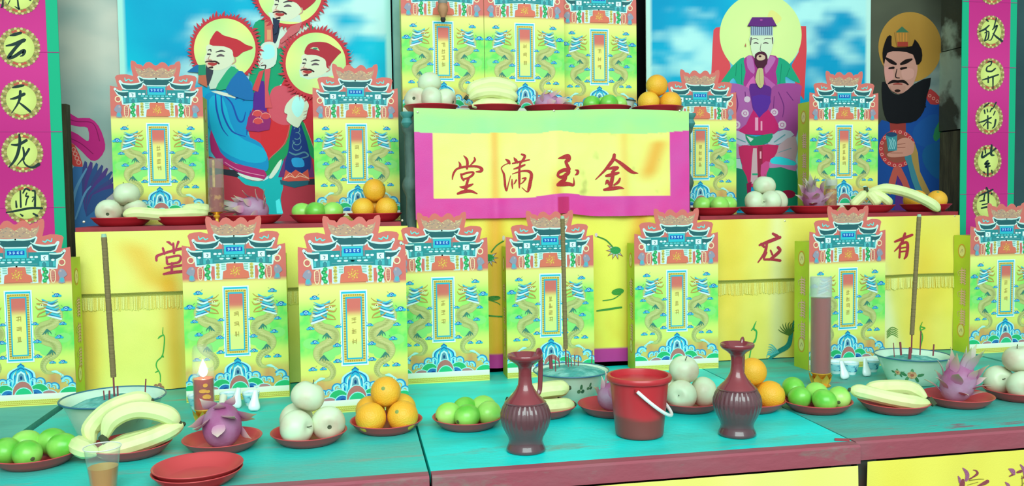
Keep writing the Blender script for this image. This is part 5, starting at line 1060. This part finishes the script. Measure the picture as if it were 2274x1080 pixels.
def m_leaf(A, t):
    for cx, cz, s in ((.03, .045, 1.0), (.058, .052, .8), (-.05, .058, .7)):
        for dx, dz, rx, rz, c in ((0, .008, .004, .010, '#3c7850'), (-.006, -.004, .006, .006, '#4c8058'), (.006, -.004, .006, .006, '#34684c'), (0, 0, .003, .003, '#98c8a0')): A.ell(cx+dx*s, cz+dz*s, rx*s, rz*s, c, 10, up=0)
        A.up(); A.flush('leaf_motif', PAPER, t)
def m_none(A, t):
    for k in range(3): A.st([(.05+.008*k, .04, .002), (.055+.008*k, .05, .003), (.052+.008*k, .06, .002)], '#9cc8b4')
    A.flush('faded_motif', PAPER, t)
b1 = bowl('large mint enamel bowl of incense ash behind the front left bananas', 252, 883, 1.10, m_none, 'grey-green incense ash heaped in the left bowl', .022)
b2 = bowl('mint enamel bowl with dark leaf motifs behind the handled ewer', 1268, 823, .97, m_leaf, 'grey-green incense ash filling the central bowl', .018, .079, .0995)
b3 = bowl('mint enamel bowl painted with a yellow rose on the right', 2026, 789, .97, m_rose, 'grey-green incense ash in the rose-painted bowl', .016)
INC = mat('incense_brown', '#7d7a52', .8, .15, var='#6a6644', vscale=4, vstretch=(1, 1, 60)); BAM = mat('bamboo_red', '#7c4248', .7); INT = mat('incense_tip', '#8fc4a4', .9)
def incense(label, b, yy, bot, thick0, top, rad):
    B = at(bot[0], bot[1], b[1]+yy); S = at(thick0[0], thick0[1], b[1]+yy); E_ = at(top[0], top[1], b[1]+yy)
    t = thing('incense_stick', label, 'incense', B, 0, 'tall thick incense sticks'); d = E_-S; N = 60; pts = []; rd = []
    for i in range(N+1): pts.append(S-B+d*(i/N)); rd.append(rad*(1+.06*(i % 2)))
    MB().tube([(0, 0, 0), S-B+d*.01], .0022, 8).build('bamboo_core', BAM, t); MB().tube(pts, rd, 12).build('paste', INC, t); MB().tube([E_-B, E_-B+d.normalized()*.008], [rad, rad*.8], 12).build('ash_tip', INT, t)
incense('tall thick incense stick standing in the left bowl', b1, 0, (254, 884), (252, 838), (231, 527), .0066)
incense('tall thick incense stick standing in the central bowl', b2, 0, (1257, 810), (1256, 775), (1249, 486), .0062)
incense('tall thick incense stick standing in the right bowl', b3, 0, (2024, 784), (2025, 744), (2041, 482), .0062)
def stubs(b, lst, where):
    words = ('leftmost', 'second from the left', 'third from the left', 'fourth from the left', 'fifth from the left', 'sixth from the left', 'seventh from the left', 'eighth from the left', 'ninth from the left')
    for k, (x0, y0, x1, y1, r) in enumerate(lst):
        B = at(x0, y0, b[1]-.03); E_ = at(x1, y1, b[1]-.03); t = thing('incense_stub', 'short burnt incense stub %s in the %s bowl' % (words[k], where), 'incense', B, 0, 'burnt incense stubs')
        MB().tube([(0, 0, -.004), (E_-B)*.5, E_-B], r, 7).build('stub', BAM, t)
stubs(b1, [(232, 890, 230, 868, .0016), (243, 893, 243, 868, .0022), (262, 890, 261, 858, .0020), (322, 876, 324, 842, .0016)], 'left')
stubs(b2, [(1224, 816, 1222, 790, .0052), (1234, 822, 1233, 792, .0014), (1242, 812, 1241, 790, .0014), (1262, 812, 1262, 786, .0013), (1269, 811, 1268, 790, .0013), (1276, 809, 1276, 788, .0013), (1284, 810, 1285, 790, .0013), (1314, 805, 1315, 779, .0014)], 'central')
stubs(b3, [(1986, 790, 1984, 762, .0013), (2001, 786, 1999, 760, .0030), (2020, 794, 2022, 772, .0045), (2043, 786, 2045, 735, .0018), (2072, 788, 2074, 765, .0022)], 'right')
# small white enamel bowl on the high stand
t = thing('enamel_bowl', 'white enamel bowl with dark rim behind the high stand guavas', 'bowl', (at(1376, 215, 2.975).x, 2.974, Z3+.0004)); t.scale = (.52, .52, .72)
MB().lathe(BP+BPI, 40).build('basin', mat('enamel_white', '#cdf4e4', .25, .5), t, True, 50); MB().tube([(.1095*math.cos(2*PI*i/40), .1095*math.sin(2*PI*i/40), .0858) for i in range(41)], .003, 6).build('rim', mat('dark_rim', '#28403c', .4), t)

# ------------------------------------------------------------------ lamps
GOLD = mat('gold_plastic', '#e4c040', .25, .5, .35, var='#c89830', vscale=20); GL = glass('clear_glass', '#cfe4d8', .07); OILR = mat('red_oil', '#c01c28', .2, .5, coat=.3, var='#8c2430', vscale=3, vstretch=(1, 1, 8)); GFR = glass('frosted_glass', '#d0ece4', .45, .3)
FLM = mat('flame', '#fff4c0', .5, emit='#ffeebc', estr=12)
def lamp(label, x, y, z, r, hb, ho, hg, oil, lit=False, frost=False, dome=False, deco=True):
    t = thing('oil_lamp', label, 'lamp', (x, y, z), 0, 'lotus-based oil lamps')
    b = MB().lathe([(0, 0), (r*.95, 0), (r*1.0, hb*.08), (r*.75, hb*.2), (r*.45, hb*.38), (r*.42, hb*.55), (r*.7, hb*.75), (r*.95, hb*.95), (r*.9, hb), (0, hb)], 24).build('base', GOLD, t)
    pm = MB(); pm.add([(-.30*r, 0, 0), (.30*r, 0, 0), (.42*r, .18*r, hb*.4), (-.42*r, .18*r, hb*.4), (0, .42*r, hb*.85), (0, -.10*r, hb*.1), (0, .02*r, hb*.45)], [(0, 5, 6, 3), (5, 1, 2, 6), (3, 6, 4), (6, 2, 4)])
    pme = pm.mesh('petal', GOLD, True, 0)
    for k in range(8):
        a = k*PI/4; o = link('petal', pme, None, t, (-math.sin(a)*r*.75, math.cos(a)*r*.75, hb*.12)); o.rotation_euler = (0, 0, a)
    MB().lathe([(0, hb+.0006), (r*.93, hb+.0006), (r*.93, hb+ho), (0, hb+ho)], 32).build('oil', oil, t, True, 40)
    top = [(r, hb+.0004), (r, hb+ho+hg)] if not dome else [(r, hb+.0004), (r, hb+ho+hg*.75), (r*.93, hb+ho+hg*.93), (r*.8, hb+ho+hg)]
    MB().lathe(top+[(a-.0012, b_) for a, b_ in reversed(top)], 36).build('glass_tube', GFR if frost == 2 else GL, t, True, 40)
    if frost:
        MB().lathe([(r+.0006, hb+ho+.004), (r+.0006, hb+ho+hg-.002)], 32).build('frosted_band', GFR, t, True, 40)
    if lit:
        MB().lathe([(0, 0), (.008, .006), (.0115, .015), (.008, .028), (.003, .040), (0, .048)], 14).build('flame', FLM, t, loc=(0, 0, hb+ho+.002)); MB().tube([(0, 0, hb+ho), (0, 0, hb+ho+.006)], .0012, 6).build('wick', BAND, t)
    if deco:
        a0 = math.atan2(-y, -x); A = Art(lambda u, v, h: ((r+.0008+h)*math.cos(a0+u/r), (r+.0008+h)*math.sin(a0+u/r), v), 5e-5); zc = hb+ho*.55
        for u, v, a, b_ in ((.004, .020, .006, .005), (-.002, .006, .010, .005), (.010, .004, .006, .004), (.006, -.008, .010, .006), (.012, -.010, .006, .005)): A.ell(u, zc+v*ho/.075, a, b_, '#d8a850', 12, up=0)
        A.flush('gold_motif', PAPER, t, 'gold blossom motif')
    return t
p = onz(455, 941, TZ); lamp('burning oil lamp with red oil in a glass tube at the left', p.x, p.y, TZ+.0004, .0265, .040, .078, .085, OILR, True, False, True)
OILB = mat('red_oil_dark', '#8e3236', .3, .5, coat=.3, var='#8a3438', vscale=3, vstretch=(1, 1, 5))
p = onz(1822, 858, TZ); lamp('tall unlit dark red oil lamp with frosted top at the right', p.x, p.y, TZ+.0004, .030, .042, .222, .062, OILB, False, True, False, False)
x = at(481, 440, 2.79).x; t = thing('oil_lamp', 'slim red and gold glass lamp on the left shelf', 'lamp', (x, 2.785, Z2+.0004), 0, 'lotus-based oil lamps')
MB().lathe([(0, 0), (.013, 0), (.013, .003), (.006, .008), (.005, .018), (.011, .026), (.006, .032), (.018, .038), (.022, .040), (0, .040)], 20).build('base', GOLD, t)
MB().lathe([(0, .0405), (.0225, .0405), (.0225, .115), (0, .115)], 28).build('oil', mat('red_oil_deep', '#8c1c20', .25, .5, var='#b8803c', vscale=40, vlo=.52, vhi=.6), t, True, 40)
MB().lathe([(.0238, .0403), (.0238, .205), (.0226, .205), (.0226, .0403)], 28).build('glass_tube', GL, t, True, 40); MB().tube([(-.004, -.012, .116), (-.004, -.012, .200)], .0042, 8).build('gold_strip', mat('gold_foil', '#d4b878', .4, .4, .3, var='#a88c50', vscale=60), t)
x = at(1846, 430, 2.925).x; t = thing('glass_jar', 'small brown patterned glass jar on the right shelf', 'jar', (x, 2.925, Z2+.0004))
MB().lathe([(0, .001), (.0195, .001), (.0195, .088), (0, .088)], 24).build('filling', mat('jar_filling', '#a06030', .4, .4, var='#c8a850', vscale=45, vlo=.48, vhi=.56), t, True, 40)
MB().lathe([(.021, 0), (.021, .128), (.0198, .128), (.0198, 0)], 24).build('glass_tube', GL, t, True, 40); MB().lathe([(.0213, .100), (.0213, .122)], 24).build('frosted_band', GFR, t)

# ------------------------------------------------------------------ cups and spoons
POR = mat('porcelain', '#d4f6f4', .2, .5); BLU = mat('porcelain_blue', '#8fdfe8', .25, .5, var='#2f86a8', vscale=70, vlo=.52, vhi=.62)
cup_out = MB().lathe([(0, 0), (.013, 0), (.014, .003), (.0185, .016), (.0225, .030), (.0240, .0385), (.0232, .0385), (.0215, .030), (.0175, .016), (.012, .005), (0, .005)], 28).mesh('bowl', POR, True, 50); cup_band = MB().lathe([(.0170, .0098), (.0208, .0215), (.0233, .0325), (.0230, .0325)], 28).mesh('blue_pattern', BLU)
def teacup(label, px, py, dy=0):
    p = onz(px, py, TZ); t = thing('wine_cup', label, 'cup', (p.x, p.y+dy, TZ+.0004), 0, 'blue and white wine cups'); link('bowl', cup_out, None, t); link('blue_pattern', cup_band, None, t)
for l, a, b in (('small blue and white cup in front, nearest the burning lamp', 508, 903), ('small blue and white cup behind the one nearest the lamp', 508, 884), ('small blue and white cup front right of the burning lamp', 558, 901), ('small blue and white cup at the back right of the burning lamp', 572, 882), ('small pale cup peeking out left of the burning lamp', 437, 908),
                ('small blue and white cup beside the tall red lamp', 1856, 830), ('small blue and white cup in the middle left of the rose bowl', 1890, 832), ('small blue and white cup touching the rose-painted bowl', 1937, 826)): teacup(l, a, b)
sp = MB(); N = 12; pts = [(0, 0, .001+.056*i/N) for i in range(N+1)]; rd = [.0100, .0150, .0160, .0155, .0142, .0126, .0110, .0098, .0088, .0080, .0074, .0070, .0050]
sp.tube(pts, rd, 14, flat=.55); spoon_bowl = sp.mesh('spoon_body', POR, True, 0); dish = MB().lathe([(0, .0015), (.004, .0005), (.008, .0012), (.009, .002)], 16).mesh('hollow', mat('porcelain_shadow', '#c4ece8', .2, .5), True, 0)
for l, px, py, lean in (('white porcelain spoon propped on the cup beside the burning lamp', 522, 908, .22), ('white porcelain spoon standing against the cup right of the lamp', 564, 914, .12), ('white porcelain spoon propped between tall lamp and cup', 1878, 843, -.10), ('white porcelain spoon propped just left of the rose bowl', 1926, 837, .05)):
    p = onz(px, py, TZ); t = thing('porcelain_spoon', l, 'spoon', (p.x, p.y, TZ+.0005), .2, 'white porcelain spoons'); t.rotation_euler = (-.25, lean, .2); link('spoon_body', spoon_bowl, None, t)

# ------------------------------------------------------------------ plastic cup
t = thing('plastic_cup', 'clear plastic cup of amber drink at the lower left corner', 'cup', (-.498, 1.79, TZ+.0004))
MB().lathe([(0, .002), (.0235, .002), (.0335, .088), (.0352, .0895), (.0345, .0905), (.0327, .0885), (.0228, .003), (0, .003)], 40).build('wall', glass('cup_plastic', '#e2f2ea', .05, .08, blend=.18), t, True, 40)
MB().tube([(.0345*math.cos(2*PI*i/40), .0345*math.sin(2*PI*i/40), .0895) for i in range(41)], .0011, 6).build('rim', mat('cup_rim', '#d4ece0', .3), t)
MB().lathe([(0, .0035), (.0224, .0035), (.0278, .050), (0, .050)], 36).build('drink', mat('amber_drink', '#b48c34', .15, .5), t, True, 40)

# hanging bud in front of the high stand boxes
p = at(984, 50, 2.90); t = thing('hanging_ornament', 'small brown bud-shaped ornament hanging before the left high stand box', 'ornament', (p.x, 2.90, p.z))
MB().lathe([(0, 0), (.006, .002), (.009, .010), (.008, .016)], 14).build('dark_tip', mat('bud_dark', '#2c2a22', .7), t)
MB().lathe([(.0075, .0155), (.012, .026), (.017, .040), (.018, .052), (.014, .062)], 16).build('bud', mat('bud_brown', '#a8845c', .6, var='#8c6c4c', vscale=30), t)
MB().lathe([(.0135, .0615), (.016, .066), (.015, .082), (.006, .088), (.0015, .090), (.0012, .9)], 14).build('cap_and_cord', mat('bud_grey', '#7f8c84', .6), t)
